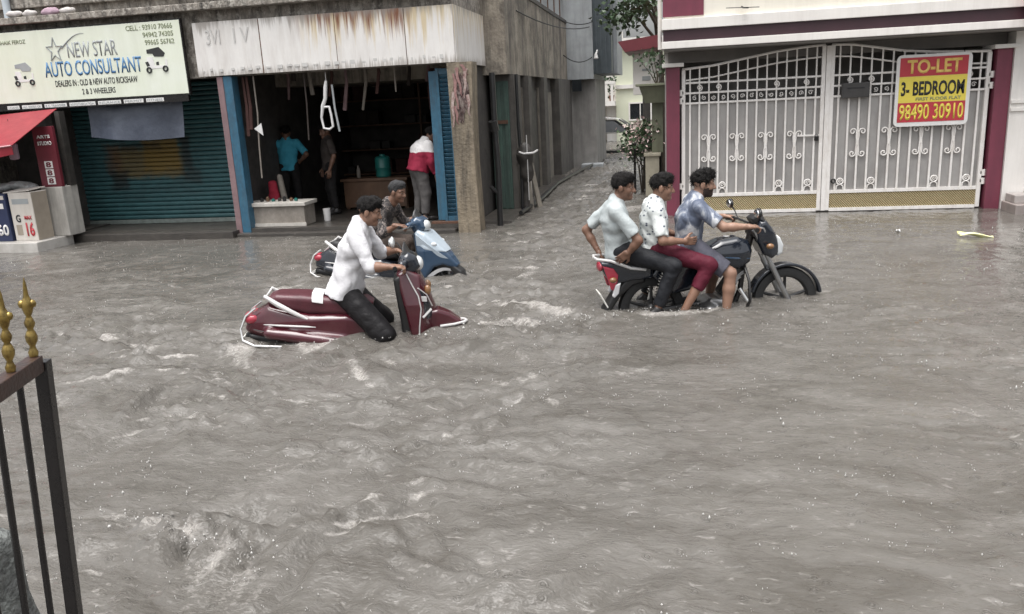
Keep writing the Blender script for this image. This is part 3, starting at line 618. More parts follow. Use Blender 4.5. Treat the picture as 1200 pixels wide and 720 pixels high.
tarp = MB()
def tf(u, v):
    x = -9.12+1.66*u; z = 2.17-0.58*v-0.05*math.sin(u*3.1)*v+0.06*(1-u)*(v)
    return (x, 12.02+0.03*math.sin(7*u+2*v)+0.02*math.sin(17*u)*v-.05*v, z)
tarp.grid(tf, 40, 14, (0, .006, 0)); to_ = tarp.build('tarpaulin', 'tarp', None, True, 80); props(to_, 'grey-blue tarpaulin hanging over the top of the teal shutter', 'tarpaulin')

# white rusty fascia over the open shop
def fascia_mat():
    m = mat('rust_streaked_white_sheet', (0.76, 0.74, 0.71), (0.70, 0.68, 0.655), 0.5, 2.5, stain=(0.50, 0.46, 0.42), stain_amt=0.45, stain_scale=(6, 6, .9)); t = m.node_tree; b = t.nodes['Principled BSDF']
    base = b.inputs['Base Color'].links[0].from_socket; tc = t.nodes.new('ShaderNodeTexCoord'); sp = t.nodes.new('ShaderNodeSeparateXYZ'); lk(t, tc.outputs['Object'], sp.inputs[0])
    cur = base
    def streak(cur, c, sx, seed, zr, thr, amt, x0=None, x1=None):
        mp = t.nodes.new('ShaderNodeMapping'); mp.inputs['Scale'].default_value = (sx, sx, 0.5); mp.inputs['Location'].default_value = (seed, seed, 0); lk(t, tc.outputs['Object'], mp.inputs['Vector'])
        n = t.nodes.new('ShaderNodeTexNoise'); n.inputs['Scale'].default_value = 1; n.inputs['Detail'].default_value = 6; n.inputs['Roughness'].default_value = .7; lk(t, mp.outputs[0], n.inputs['Vector'])
        g1 = t.nodes.new('ShaderNodeMapRange'); g1.inputs['From Min'].default_value = zr[0]; g1.inputs['From Max'].default_value = zr[1]; g1.inputs['To Max'].default_value = 0.35; lk(t, sp.outputs['Z'], g1.inputs['Value'])
        ad = t.nodes.new('ShaderNodeMath'); ad.operation = 'ADD'; lk(t, n.outputs['Fac'], ad.inputs[0]); lk(t, g1.outputs[0], ad.inputs[1])
        mr = t.nodes.new('ShaderNodeMapRange'); mr.inputs['From Min'].default_value = thr; mr.inputs['From Max'].default_value = thr+.16; mr.inputs['To Max'].default_value = amt; lk(t, ad.outputs[0], mr.inputs['Value'])
        f = mr.outputs[0]
        if x0 is not None:
            a = t.nodes.new('ShaderNodeMapRange'); a.inputs['From Min'].default_value = x0-.25; a.inputs['From Max'].default_value = x0+.1; lk(t, sp.outputs['X'], a.inputs['Value'])
            c2 = t.nodes.new('ShaderNodeMapRange'); c2.inputs['From Min'].default_value = x1+.25; c2.inputs['From Max'].default_value = x1-.1; lk(t, sp.outputs['X'], c2.inputs['Value'])
            p = t.nodes.new('ShaderNodeMath'); p.operation = 'MULTIPLY'; lk(t, a.outputs[0], p.inputs[0]); lk(t, c2.outputs[0], p.inputs[1])
            p2 = t.nodes.new('ShaderNodeMath'); p2.operation = 'MULTIPLY'; lk(t, p.outputs[0], p2.inputs[0]); lk(t, f, p2.inputs[1]); f = p2.outputs[0]
        mx = t.nodes.new('ShaderNodeMix'); mx.data_type = 'RGBA'; lk(t, f, mx.inputs['Factor']); lk(t, cur, mx.inputs['A']); mx.inputs['B'].default_value = (*c, 1); return mx.outputs['Result']
    # z is measured from the fascia's own base (bottom edge 0, top edge .76)
    cur = streak(cur, (.55, .42, .20), 14, 3.0, (.0, .8), .66, .7, -0.15, 2.0)
    cur = streak(cur, (.17, .055, .022), 20, 9.0, (.25, .82), .66, .95, -0.25, 1.3)
    cur = streak(cur, (.30, .27, .24), 11, 5.0, (.50, .80), .70, .8)
    cur = streak(cur, (.22, .19, .16), 30, 1.0, (.20, .02), .72, .6)
    lk(t, cur, b.inputs['Base Color']); return m
M['fascia'] = fascia_mat()
FB = empty('fascia_board', (-5.0, 11.92, 2.47), 'long white rust-streaked sheet fascia above the open dark shop', 'fascia board')
jx = [-7.04, -5.96, -4.77, -3.71, -2.99]
for a, b in zip(jx, jx[1:]):
    d = 0.006*math.sin(a*7)
    part('panel', 'fascia', FB, (a+.004, b-.007, 11.90+d, 11.925+d, 2.47-.01*(a+7)/4, 3.25-.008*(a+7)/4), bevel=.003)
part('end_panel', 'fascia', FB, (-3.005, -2.98, 11.928, 13.88, 2.455, 3.245), bevel=.003)
part('frame', 'steel_rust', FB, (-7.03, -3.01, 11.932, 11.96, 2.50, 2.54), (-7.03, -3.01, 11.932, 11.96, 3.16, 3.2))
for x in jx[1:4]: part('joint_strip', 'steel_rust', FB, (x-.011, x+.011, 11.905, 11.93, 2.47, 3.235))
for s, a, b in (('3VI', -6.83, -6.6), ('I V', -6.38, -6.12)): text(s, a, 2.93, b, 3.14, 11.897, 'faint_print', FB, 'faded_mark')
for i in range(26):
    x = -6.95+i*.15+.03*math.sin(i*5)
    part('faded_mark', 'faint_print', FB, (x, x+.03+.05*abs(math.sin(i*3)), 11.892, 11.898, 2.535+.012*math.sin(i*2.2), 2.552+.03*abs(math.sin(i*1.3))))

# rag bundle on the ledge above the fascia
rg = SDF(); rg.ell((-5.46, 11.86, 3.56), (.075, .05, .05), k=.03).ell((-5.40, 11.87, 3.545), (.05, .04, .035), k=.03); rg.post.append(lambda P, D: D+.006*n3(P, 60, 3))
v, f = rg.mesh(.008); props(np_mesh('rag', v, f, 'rag_white'), 'small white rag bundle on the ledge above the rusty fascia', 'rag')
rgs = [(-10.0, 3.58, .16, .05), (-9.72, 3.57, .13, .05), (-9.35, 3.575, .17, .06), (-9.05, 3.57, .13, .045)]
for k, (x, z, a, b) in enumerate(rgs):
    rg = SDF(); rg.ell((x, 11.86, z-.005), (a, .05, b), k=.03); rg.post.append(lambda P, D: D+.012*n3(P, 40, 5+k)); v, f = rg.mesh(.011)
    props(np_mesh('plastic_sheet', v, f, 'rag_white' if k != 2 else 'pink_cloth'), ['crumpled white plastic sheet on the ledge, beside the white pipe', 'crumpled white plastic sheet on the ledge, above the star of the signboard', 'crumpled pinkish cloth on the ledge above the signboard', 'small crumpled white sheet on the ledge beside the pinkish cloth'][k], 'plastic sheet')
pp = MB(); pp.tube([(-10.12, 11.88, 3.52), (-10.12, 11.88, 5.0)], .055, 14); pp.tube([(-10.12, 11.88, 3.9), (-10.12, 11.88, 3.97)], .065, 14)
props(pp.build('drain_pipe', mat('pale_blue_pipe', (.52, .58, .62), (.45, .5, .54), .5, 6), None, True), 'pale blue-white drain pipe rising beside the signboard corner', 'pipe')

# ---- sign board
SG = empty('shop_sign', (-8.77, 11.86, 2.20), 'pale green signboard reading NEW STAR AUTO CONSULTANT', 'sign')
sx0, sx1, sz0, sz1, sy = -11.2, -7.2, 2.24, 3.31, 11.84
part('board', 'sign_cream', SG, (sx0, sx1, sy, sy+.05, sz0, sz1), bevel=.004)
part('frame', 'black_iron', SG, (sx0-.02, sx1+.02, sy+.002, sy+.06, sz1+.001, sz1+.02), (sx0-.02, sx1+.02, sy+.002, sy+.06, sz0-.02, sz0-.001), (sx1+.001, sx1+.02, sy+.002, sy+.06, sz0, sz1))
part('text_strip', 'black_iron', SG, (sx0, sx1-.02, sy+.004, sy+.05, 2.125, sz0-.022))
ty = sy-.001
def tsl(s, a, z0, b, z1, m, bold=0.0): text(s, a, z0, b, z1, ty, m, SG, bold=bold)
tsl('NEW STAR', -9.16, 2.87, -8.30, 3.10, 'grey_print', .01)
tsl('AUTO CONSULTANT', -9.62, 2.60, -7.92, 2.83, 'blue_print', .015)
tsl('DEALERS IN : OLD & NEW AUTO RICKSHAW', -9.47, 2.45, -8.03, 2.545, 'black_print', .01)
tsl('2 & 3 WHEELERS', -9.02, 2.315, -8.44, 2.40, 'black_print', .01)
tsl('CELL : 93910 70666', -8.10, 3.20, -7.32, 3.275, 'olive_print', .01)
tsl('94942 74305', -7.83, 3.09, -7.32, 3.165, 'olive_print', .01)
tsl('99665 56762', -7.81, 2.98, -7.32, 3.055, 'olive_print', .01)
tsl('SHAIK FEROZ', -10.35, 3.13, -9.87, 3.19, 'olive_print', .01)
# star and swoosh
st = MB(); pts = []
for k in range(10):
    a = math.pi/2+k*math.pi/5; rr = .155 if k % 2 == 0 else .062
    pts.append(Vector((-9.38+rr*math.cos(a)*.95, ty-.003, 3.00+rr*1.2*math.sin(a))))
st.tube(pts, .011, 5, closed=True); st.build('star_emblem', 'grey_print', SG)
sw = MB(); sw.tube([(-9.25+.42*u, ty-.002, 3.02+.20*math.sin(u*1.75)) for u in [i/14 for i in range(15)]], [.010*(1-i/16)+.002 for i in range(15)], 5); sw.build('swoosh', 'grey_print', SG)
# pictures of vehicles: auto rickshaw (both ends)
def rick(cx, cz, s, mirror, dark):
    r = MB()
    def q(a): return [(cx+(-x if mirror else x)*s, cz+z*s) for x, z in a]
    r.prism(q([(-.30, .55), (.20, .62), (.42, .40), (.34, .28), (-.02, .30), (-.08, .40), (-.30, .42)]), ty-.004, ty); r.build('picture_hood', dark, SG)
    r = MB(); r.prism(q([(-.34, .30), (-.10, .28), (-.05, -.02), (.38, -.02), (.40, .22), (.46, .2), (.46, -.10), (-.34, -.12)]), ty-.003, ty); r.build('picture_body', 'white_print', SG)
    for wx, wz in ((-.30, -.16), (.36, -.14)):
        r = MB(); r.ring((cx+(-wx if mirror else wx)*s, ty-.003, cz+wz*s), .085*s, .035*s, n=16, m=5); r.build('picture_wheel', 'black_print', SG)
    r = MB(); r.prism(q([(-.42, .12), (-.30, .14), (-.24, .0), (-.36, -.04)]), ty-.005, ty); r.prism(q([(.02, .1), (.12, .12), (.12, 0), (.02, 0)]), ty-.005, ty); r.build('picture_dark_parts', 'black_print', SG)  # dark printed parts of the rickshaw picture
rick(-7.68, 2.68, .42, False, 'black_print'); rick(-10.02, 2.60, .40, False, 'grey_print')
x = sx0+.05
words = ['AUTO', 'FINANCE', '&', 'INSURANCE', 'RENEWAL', 'TRANSFER', 'PERMIT', 'FITNESS', 'LICENCE']
xx = -10.42
for w_, L in zip(['LOANS', 'ALL KINDS OF', 'R C TRANSFER', 'HYPOTHECATION', 'INSURANCE', 'PERMIT', 'FITNESS'], [.22, .36, .40, .46, .40, .34, .30]):
    part('strip_panel', 'white_print', SG, (xx, xx+L, sy+.001, sy+.003, 2.145, 2.200)); text(w_, xx+.02, 2.155, xx+L-.02, 2.19, sy+.0005, 'grey_print', SG); xx += L+.05

# ================================================================ NEIGHBOUR SHOP AT THE LEFT EDGE
NB = empty('corner_shop', (-11.5, 12.5, GZ), 'dark open shop front with a white tiled platform, left of the teal shutter', 'building')
part('platform', mat('white_tile_platform', (.55, .53, .50), (.46, .44, .41), .4, 6, stain=(.25, .23, .2), stain_amt=.6, stain_scale=(4, 4, 3)), NB, (-14, -9.46, 10.80, 11.60, GZ, .15), bevel=.01)
part('floor', 'step', NB, (-14, -9.64, 11.602, 17.2, GZ, .14))
part('side_wall', 'dark_room', NB, (-10.16, -10.03, 12.3, 17.198, .142, 3.4))
part('back_wall', 'dark_room', NB, (-14, -10.2, 15.5, 15.6, .142, 3.4))
part('plinth', mat('white_plinth_plaster', (.50, .48, .44), (.42, .40, .37), .6, 6, stain=(.2, .19, .17), stain_amt=.6, stain_scale=(8, 8, 1)), NB, (-9.74, -9.36, 11.42, 11.78, .152, .93), bevel=.012)
part('post', 'dark_goods', NB, (-9.42, -9.34, 11.62, 11.75, .93, 2.08))
SP = empty('maroon_sign', (-9.5, 11.45, .95), 'tall maroon sign panel with white lettering standing on the white plinth', 'sign')
part('panel', 'maroon_panel', SP, (-9.72, -9.36, 11.44, 11.50, .932, 1.86), bevel=.004)
text('ARTS', -9.66, 1.68, -9.42, 1.73, 11.438, 'white_print', SP, bold=.03); text('STUDIO', -9.66, 1.575, -9.41, 1.635, 11.438, 'white_print', SP, bold=.03)
for i, ch in enumerate('888'): part('mark_panel', 'white_print', SP, (-9.60, -9.46, 11.434, 11.439, .97+i*.125, 1.08+i*.125)); 
for i in range(3): text('8', -9.575, .985+i*.125, -9.485, 1.066+i*.125, 11.4335, 'maroon_panel', SP, bold=.03)
# red awning
AW = MB()
def awf(u, v):
    x = -13.0+3.55*u; sag = .03*math.sin(u*9)*v
    return (x, 11.72-1.05*v+.02*math.sin(u*21), 2.02-.38*v-sag-.07*(1-u)*1.0+.10*u*(1-v))
AW.grid(awf, 50, 14, (0, 0, -.012)); aw = AW.build('awning', 'red_tarp', None, True, 80); props(aw, 'red cloth awning sagging over the left corner shop', 'awning')
vl = MB(); vl.grid(lambda u, v: (-13.0+3.55*u, 10.668+.012*math.sin(u*40)*v, 1.637-.07*(1-u)-.03*math.sin(u*9)-.15*v-.012*math.sin(u*30)*v), 60, 5, (0, .006, 0)); vl.build('valance', 'red_tarp', aw, True, 80)
hm = MB(); hm.tube([(-13.0+3.55*u, 10.66, 1.63-.07*(1-u)-.03*math.sin(u*9)) for u in [i/30 for i in range(31)]], .012, 6); hm.build('hem', mat('pale_pink_hem', (.62, .34, .36), None, .5), aw, True)
# cartons on the platform
def carton(x0, x1, y0, y1, z0, z1, m, label, front, side=None):
    e = empty('carton', ((x0+x1)/2, (y0+y1)/2, z0), label, 'box', 'cartons on the white platform')
    part('carton_body', m, e, (x0, x1, y0, y1, z0, z1), bevel=.006)
    for nm, mm, a, b, c, d in front: 
        if nm == 'panel': part('print_panel', mm, e, (a, b, y0-.003, y0-.001, c, d))
        else: text(nm, a, c, b, d, y0-.0035, mm, e, 'print', bold=.03)
    return e
c1 = carton(-10.00, -9.60, 11.02, 11.36, .152, .90, 'carton_white', 'white carton with red and black print and an open lid flap on the platform', [('16', 'red_print', -9.78, -9.64, .22, .44), ('G', 'black_print', -9.93, -9.85, .44, .56), ('panel', 'grey_print', -9.95, -9.66, .72, .80), ('MAX', 'red_print', -9.78, -9.65, .48, .54), ('panel', 'carton_side', -9.95, -9.85, .24, .40)])
part('side_panel', 'carton_side', c1, (-9.598, -9.595, 11.03, 11.35, .16, .89))
lid = MB(); lid.box((-9.84, 11.19, .925), (.46, .36, .012), Matrix.Rotation(R(-3), 3, 'Y') @ Matrix.Rotation(R(4), 3, 'X')); lid.build('lid', 'carton_white', c1)
carton(-10.55, -10.03, 10.98, 11.30, .152, .88, 'carton_blue', 'navy blue carton with white emblem standing on the platform', [('60', 'white_print', -10.26, -10.06, .24, .42), ('panel', 'white_print', -10.24, -10.08, .66, .74), ('panel', 'carton_white', -10.5, -10.05, .80, .86)])
gd = SDF()
for k in range(7): gd.ell((-10.6+.12*k, 11.42+.03*math.sin(k*3), .96+.02*math.sin(k*5)), (.10, .10, .07), k=.04)
gd.post.append(lambda P, D: D+.01*n3(P, 45, 9)); v, f = gd.mesh(.012)
sh = part('display_shelf', 'dark_goods', None, (-11.2, -10.02, 11.38, 11.60, .152, .90)); props(sh, 'low dark display shelf behind the navy carton', 'shelf')
props(np_mesh('wrapped_goods', v, f, mat('grey_polythene', (.30, .31, .30), (.2, .2, .2), .3, 9)), 'heap of grey polythene-wrapped goods on the low dark shelf', 'goods')
hb = SDF(); hb.box((-10.12, 11.45, 1.50), (.08, .035, .13), .03).cone((-10.12, 11.45, 1.62), (-10.10, 11.45, 1.73), .03, .012); hb.post.append(lambda P, D: D+.006*n3(P, 45, 19)); v, f = hb.mesh(.009)
hb_o = np_mesh('hanging_bag', v, f, 'pink_cloth'); props(hb_o, 'small pale pink bag hanging below the red awning', 'bag')
hk = MB(); hk.tube([(-10.10, 11.45, 1.72), (-10.11, 11.44, 2.0)], .004, 5); hk.build('cord', 'wire', hb_o)

# ================================================================ OPEN SHOP CONTENTS
CT = empty('counter', (-6.15, 12.35, .12), 'low pale stone counter with a white edge in the open shop', 'counter')
part('counter_body', 'counter', CT, (-6.66, -5.66, 12.10, 12.50, .122, .44), bevel=.008)
part('counter_top', 'counter_lip', CT, (-6.70, -5.62, 12.06, 12.54, .442, .50), bevel=.008)
part('base_rail', 'counter_lip', CT, (-6.68, -5.64, 12.08, 12.098, .124, .175))
def can(x, y, z, r, h, m, label):
    mb = MB(); mb.lathe([(r*.9, 0), (r, .01), (r, h*.8), (r*.6, h*.9), (r*.6, h)], (x, y, z), n=12); props(mb.build('can', m, None, True), label, 'can', 'cans on the stone counter')
for i in range(7): can(-6.45+i*.1, 12.28+.03*math.sin(i*3), .502, .028, .06+.02*math.sin(i*2), ['black_plastic', 'wood', 'drum', 'dark_goods'][i % 4], 'small %s can standing in a row on the stone counter' % ['black', 'brown', 'teal', 'sooty grey'][i % 4])
BN = empty('bench', (-5.0, 14.0, .12), 'brown wooden bench with a panelled front in the dark shop', 'bench')
part('front_panel', 'wood', BN, (-5.7, -4.55, 13.92, 13.96, .16, .62)); part('bench_top', 'wood', BN, (-5.75, -4.5, 13.88, 14.35, .622, .67), bevel=.008)
for x in (-5.7, -4.6): part('leg', 'wood', BN, (x, x+.06, 13.965, 14.3, .122, .62))
dr = MB(); dr.lathe([(.12, 0), (.135, .02), (.135, .15), (.142, .16), (.135, .17), (.135, .33), (.11, .36), (.05, .37), (.05, .40)], (-5.0, 14.1, .672), n=24); props(dr.build('plastic_drum', 'drum', None, True), 'dark teal plastic drum on the brown bench', 'drum')
bt = MB(); bt.lathe([(.03, 0), (.035, .01), (.035, .14), (.014, .19), (.014, .22)], (-5.45, 14.05, .672), n=14); props(bt.build('bottle', 'leather', None, True), 'small tan bottle on the brown bench beside the drum', 'bottle')
cu = MB(); cu.lathe([(.05, 0), (.055, .02), (.06, .18), (.062, .2)], (-5.50, 12.6, .122), n=16); props(cu.build('cup', 'white_plastic', None, True), 'pale plastic cup on the shop floor beside the counter', 'cup')
rb = SDF(); rb.econe((-6.45, 12.75, .20), (-6.47, 12.75, .75), .13, .09, .07, .05, (1, 0, 0)); rb.post.append(lambda P, D: D+.008*n3(P, 40, 2)); v, f = rb.mesh(.012); props(np_mesh('sack', v, f, 'red_cloth'), 'red cloth sack standing behind the stone counter', 'sack')
rb = SDF(); rb.cone((-6.25, 12.75, .16), (-6.33, 12.75, .85), .06, .045); v, f = rb.mesh(.012); props(np_mesh('roll', v, f, 'leather'), 'grey-tan cloth roll leaning behind the stone counter', 'roll')
# shelves with dim goods at the back
SV = empty('shelf_rack', (-5, 16.9, .12), 'dark shelf rack full of dim goods at the back of the shop', 'shelf')
for z in (.5, 1.0, 1.5, 2.0): part('shelf_board', 'wood', SV, (-6.85, -3.2, 16.6, 17.15, z, z+.03))
for x in (-6.85, -5.0, -3.24): part('upright', 'wood', SV, (x, x+.04, 16.56, 16.6, .122, 2.4))
for k in range(26):
    x = -6.7+(k % 13)*.27; z = (.532, 1.032, 1.532, 2.032)[(k*7) % 4]; w = .08+.05*abs(math.sin(k)); h = .15+.15*abs(math.sin(k*2.1))
    mb = MB(); mb.b2(x, x+2*w, 16.65, 16.9, z, z+h, bevel=.01); props(mb.build('parcel', ['dark_goods', 'brown_cloth', 'dim_shirt'][k % 3], None), '%s parcel on the %s board of the shelf rack' % (['sooty black', 'reddish brown', 'dull brown'][k % 3], ['lowest', 'second', 'third', 'top'][(k*7) % 4]), 'parcel', 'parcels on the shelf rack')
# things hanging from the lintel
def hang(name, pts, r, m, label, cat='strap', n=6):
    mb = MB(); mb.tube(pts, r, n); return props(mb.build(name, m, None, True), label, cat, 'things hanging in the open shop')
hang('hanging_strap', [(-6.22, 12.05, 2.44), (-6.22, 12.05, 1.9), (-6.26, 12.05, 1.4), (-6.28, 12.05, .9)], .012, 'leather', 'long pale hanging strap with a white tag, beside the blue pillar')
tg = MB(); tg.prism([(-6.30, 1.66), (-6.16, 1.55), (-6.17, 1.74)], 12.03, 12.036); props(tg.build('tag', 'white_plastic', None), 'small white triangular tag on the long strap', 'tag')
hang('hanging_strap', [(-5.40, 12.06, 2.44), (-5.40, 12.06, 2.0), (-5.43, 12.06, 1.45)], .012, 'dim_shirt', 'dull grey strap hanging beside the white looped bracket')
for k, x in enumerate((-6.42, -6.36)): hang('hanging_belt', [(x, 12.10, 2.44), (x+.01, 12.1, 2.0), (x-.02, 12.1, 1.55+.1*k)], [.02, .026, .03], 'brown_cloth', 'dark brown belt hanging just inside the blue pillar', 'belt')
hang('hanging_strap', [(-4.05, 12.3, 2.44), (-4.05, 12.3, 2.1)], .012, 'leather', 'short strap hanging in the middle of the dark opening')
for k, x in enumerate((-3.62, -3.52, -3.70)): hang('hanging_cloth', [(x, 13.1, 2.44), (x-.03, 13.1, 2.1), (x-.02, 13.1, 1.8)], [.04, .055, .05], 'brown_cloth', 'dull brown cloth hanging beside the blue louvred door', 'cloth')
rh = np.random.default_rng(5)
for k in range(9):
    x = -6.3+k*.31+rh.uniform(-.05, .05); y = 12.6+rh.uniform(0, .9); L_ = rh.uniform(.35, .95)
    hang('hanging_harness', [(x, y, 2.74), (x+.02, y, 2.74-L_*.5), (x-.03+.05*rh.normal(), y, 2.74-L_)], [.012, .028, .02+.02*rh.uniform()], ['brown_cloth', 'dim_shirt', 'leather'][k % 3] if k % 4 else 'pink_paint', 'dim %s strap harness hanging from the ceiling inside the open shop' % (['brown', 'grey-brown', 'tan'][k % 3] if k % 4 else 'pink'), 'harness')
wl = MB(); wl.tube([(-5.03, 12.0, 2.44), (-5.03, 12.0, 2.30)], .004, 5)
wl.tube([(-5.03, 12.0, 2.31), (-5.05, 12.0, 2.22), (-5.07, 12.0, 2.05), (-5.12, 12.0, 1.95), (-5.16, 12.0, 1.78), (-5.14, 12.0, 1.62), (-5.05, 12.0, 1.60), (-4.99, 12.0, 1.64), (-5.00, 12.0, 1.80), (-5.02, 12.0, 1.93), (-5.12, 12.0, 1.93)], [.02, .03, .028, .03, .018, .018, .018, .018, .018, .02, .02], 8)
props(wl.build('looped_bracket', 'white_plastic', None, True), 'white looped plastic bracket hanging in the open shop', 'bracket')
hang('hanging_strap', [(-4.95, 12.02, 2.25), (-4.94, 12.02, 1.9), (-4.90, 12.02, 1.56)], .016, 'grey_print', 'thin grey rod hanging next to the white looped bracket')

# ---- blue louvred door folded open beside the corner pillar
BD = empty('louvred_door', (-3.35, 12.2, .12), 'bright blue louvred metal door folded open beside the corner pillar', 'door')
part('side_leaf', 'blue_paint', BD, (-3.47, -3.36, 12.10, 12.14, .16, 2.36), bevel=.005)
part('stile', 'blue_paint', BD, (-3.358, -3.315, 12.08, 12.16, .14, 2.40), bevel=.004); part('stile', 'blue_paint', BD, (-3.175, -3.125, 12.08, 12.16, .14, 2.40), bevel=.004)
part('rail', 'blue_paint', BD, (-3.313, -3.177, 12.09, 12.15, .145, .22)); part('rail', 'blue_paint', BD, (-3.313, -3.177, 12.09, 12.15, 2.31, 2.39))
for k in range(33):
    mb = MB(); mb.box((-3.245, 12.12, .25+k*.0635), (.134, .008, .062), Matrix.Rotation(R(32), 3, 'X')); mb.build('louvre', 'blue_paint', BD)
bs = MB(); bs.b2(-3.55, -3.12, 11.97, 12.075, .122, .15); bs.build('threshold', 'steel_rust', BD)

# ================================================================ ALLEY, LEFT SIDE
AB = empty('alley_building', (-3.5, 17, GZ), 'stained buff two-storey building along the left side of the alley', 'building')
part('upper_wall', 'alley_upper', AB, (-8, -2.62, 13.9, 23.6, 2.31, 3.72))
part('wall_coping', 'alley_wall', AB, (-8, -2.60, 13.88, 23.6, 3.722, 3.80))
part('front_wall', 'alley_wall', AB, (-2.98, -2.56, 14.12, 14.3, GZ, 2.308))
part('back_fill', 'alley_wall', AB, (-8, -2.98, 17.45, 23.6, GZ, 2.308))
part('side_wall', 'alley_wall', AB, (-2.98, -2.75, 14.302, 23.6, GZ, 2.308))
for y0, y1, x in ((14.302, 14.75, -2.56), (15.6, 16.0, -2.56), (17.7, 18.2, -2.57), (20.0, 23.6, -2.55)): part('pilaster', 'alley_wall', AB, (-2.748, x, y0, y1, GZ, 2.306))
for y0, y1 in ((14.78, 15.57), (16.1, 17.6)):
    d = part('door', 'dark_goods', AB, (-2.747, -2.71, y0, y1, GZ, 2.05)); part('door_frame', 'plank', d, (-2.709, -2.67, y0, y0+.06, GZ, 2.1), (-2.709, -2.67, y1-.06, y1, GZ, 2.1))
part('door', 'plank', AB, (-2.747, -2.70, 18.4, 19.7, GZ, 2.0))
part('alley_plinth', 'step', AB, (-2.745, -2.45, 14.31, 20, GZ, .05), bevel=.03)
part('front_step', 'step', AB, (-3.0, -2.45, 12.7, 14.118, GZ, .04), bevel=.03)
gdr = part('green_door', 'green_door', AB, (-2.97, -2.66, 14.07, 14.118, .042, 2.2))
for x in (-2.93, -2.82, -2.71): part('batten', 'green_door', gdr, (x-.025, x+.025, 14.045, 14.069, .06, 2.18))
part('hinge_strap', 'steel_rust', gdr, (-2.97, -2.68, 14.03, 14.044, 1.5, 1.56))
# upper floor of the same building set back, with a rail
part('upper_storey', 'alley_upper', AB, (-8, -3.6, 14.6, 23.5, 3.802, 7.5))
rl = MB()
for y in np.arange(14.2, 23.4, 1.1): rl.tube([(-2.7, y, 3.802), (-2.7, y, 4.35)], .016, 6)
rl.tube([(-2.7, 14.2, 4.35), (-2.7, 23.2, 4.35)], .018, 6); rl.build('roof_rail', 'steel_rust', AB)
# drain pipes on the corner
for k, (x, y, r_) in enumerate(((-2.58, 12.42, .045), (-2.50, 14.02, .03))):
    mb = MB(); mb.tube([(x, y, GZ), (x+.02, y, .9), (x, y, 1.5), (x, y, 2.30)], r_, 10); 
    if k == 0: mb.tube([(x, y, 1.45), (x-.02, y-.04, 1.6)], .07, 10); mb.tube([(x+.0, y, .5), (x-.1, y-.08, .62)], .03, 8)
    props(mb.build('pipe', 'black_plastic', None, True), ['thick black drain pipe with a box joint beside the corner pillar', 'thin dark post in front of the green door'][k], 'pipe')
br = MB(); br.tube([(-2.50, 13.96, 1.02), (-2.42, 13.93, .99), (-2.25, 13.93, 1.0), (-2.18, 13.97, 1.04)], .018, 8); br.tube([(-2.36, 13.95, 1.3), (-2.36, 13.95, .2)], .008, 6)
props(br.build('wall_bracket', 'white_rail', None, True), 'bent white metal bracket on the thin alley post', 'bracket')
for k, (x0, z0_, x1, z1_, w, label) in enumerate([(-2.36, -.3, -2.52, 1.0, .13, 'long grey plank leaning on the alley wall'), (-2.22, -.3, -2.50, 1.08, .10, 'narrow weathered plank leaning beside the long grey plank'), (-2.48, -.3, -2.52, .75, .07, 'short pale plank leaning next to the thin post')]):
    a = Vector((x0, 14.25+.3*k, z0_)); b = Vector((x1, 14.45+.3*k, z1_)); d = (b-a); rot = d.to_track_quat('Z', 'Y').to_matrix()
    mb = MB(); mb.box((a+b)/2, (w, .035, d.length), rot, .004); props(mb.build('plank', 'plank' if k != 2 else 'counter_lip', None), label, 'plank')
dk = SDF(); dk.ell((-2.42, 14.05, .95), (.14, .12, .22), k=.05).ell((-2.40, 14.05, .68), (.12, .11, .2), k=.05).cone((-2.42, 14.05, .6), (-2.42, 14.05, -.3), .05, .06); dk.post.append(lambda P, D: D+.015*n3(P, 30, 8)); v, f = dk.mesh(.015)
props(np_mesh('rag_bundle', v, f, 'dark_goods'), 'dark bundle of rags tied on the alley post behind the bent bracket', 'rags')
# low pipe along the wall foot
mb = MB(); mb.tube([(-2.42, 13.4, .06), (-2.36, 15.5, .05), (-2.40, 18, .06), (-2.2, 21, .05), (-2.0, 22.3, .08)], .035, 8); props(mb.build('hose', 'black_plastic', None, True), 'black hose lying along the foot of the alley wall', 'hose')

# grey building further along
GB = empty('grey_building', (-4, 24, GZ), 'pale grey building with a dark overhanging side panel deeper in the alley', 'building')
part('lower_wall', mat('grey_plaster_wall', (.26, .25, .235), (.21, .20, .19), .7, 4, stain=(.1, .095, .09), stain_amt=.6, stain_scale=(4, 4, .5)), GB, (-7, -1.90, 22.6, 26.0, GZ, 2.30))
part('upper_wall', 'grey_paint', GB, (-7, -1.93, 22.4, 26.0, 2.302, 8.0))
part('side_panel', 'dark_sheet', GB, (-1.928, -1.46, 22.5, 26.0, 2.42, 8.0))
for x in (-1.84, -1.72, -1.60, -1.50): part('panel_rib', 'dark_sheet', GB, (x-.02, x+.02, 22.47, 22.499, 2.43, 7.9))
part('pillar_strip', 'grey_paint', GB, (-1.458, -1.36, 23.4, 26.0, 2.42, 8.0))
part('base_block', 'grey_paint', GB, (-2.3, -1.72, 22.2, 22.598, GZ, .10), bevel=.02)
part('window', 'glass_dark', GB, (-2.5, -2.25, 22.38, 22.399, 2.0, 2.3))
lm = MB(); lm.tube([(-1.80, 22.46, 2.95), (-1.80, 22.2, 3.0), (-1.82, 22.0, 2.9)], .02, 6); lm.lathe([(.03, 0), (.06, -.12), (.05, -.14)], (-1.82, 22.0, 2.92), n=12); props(lm.build('wall_lamp', 'white_rail', None, True), 'small white wall lamp on the dark side panel of the grey building', 'lamp')
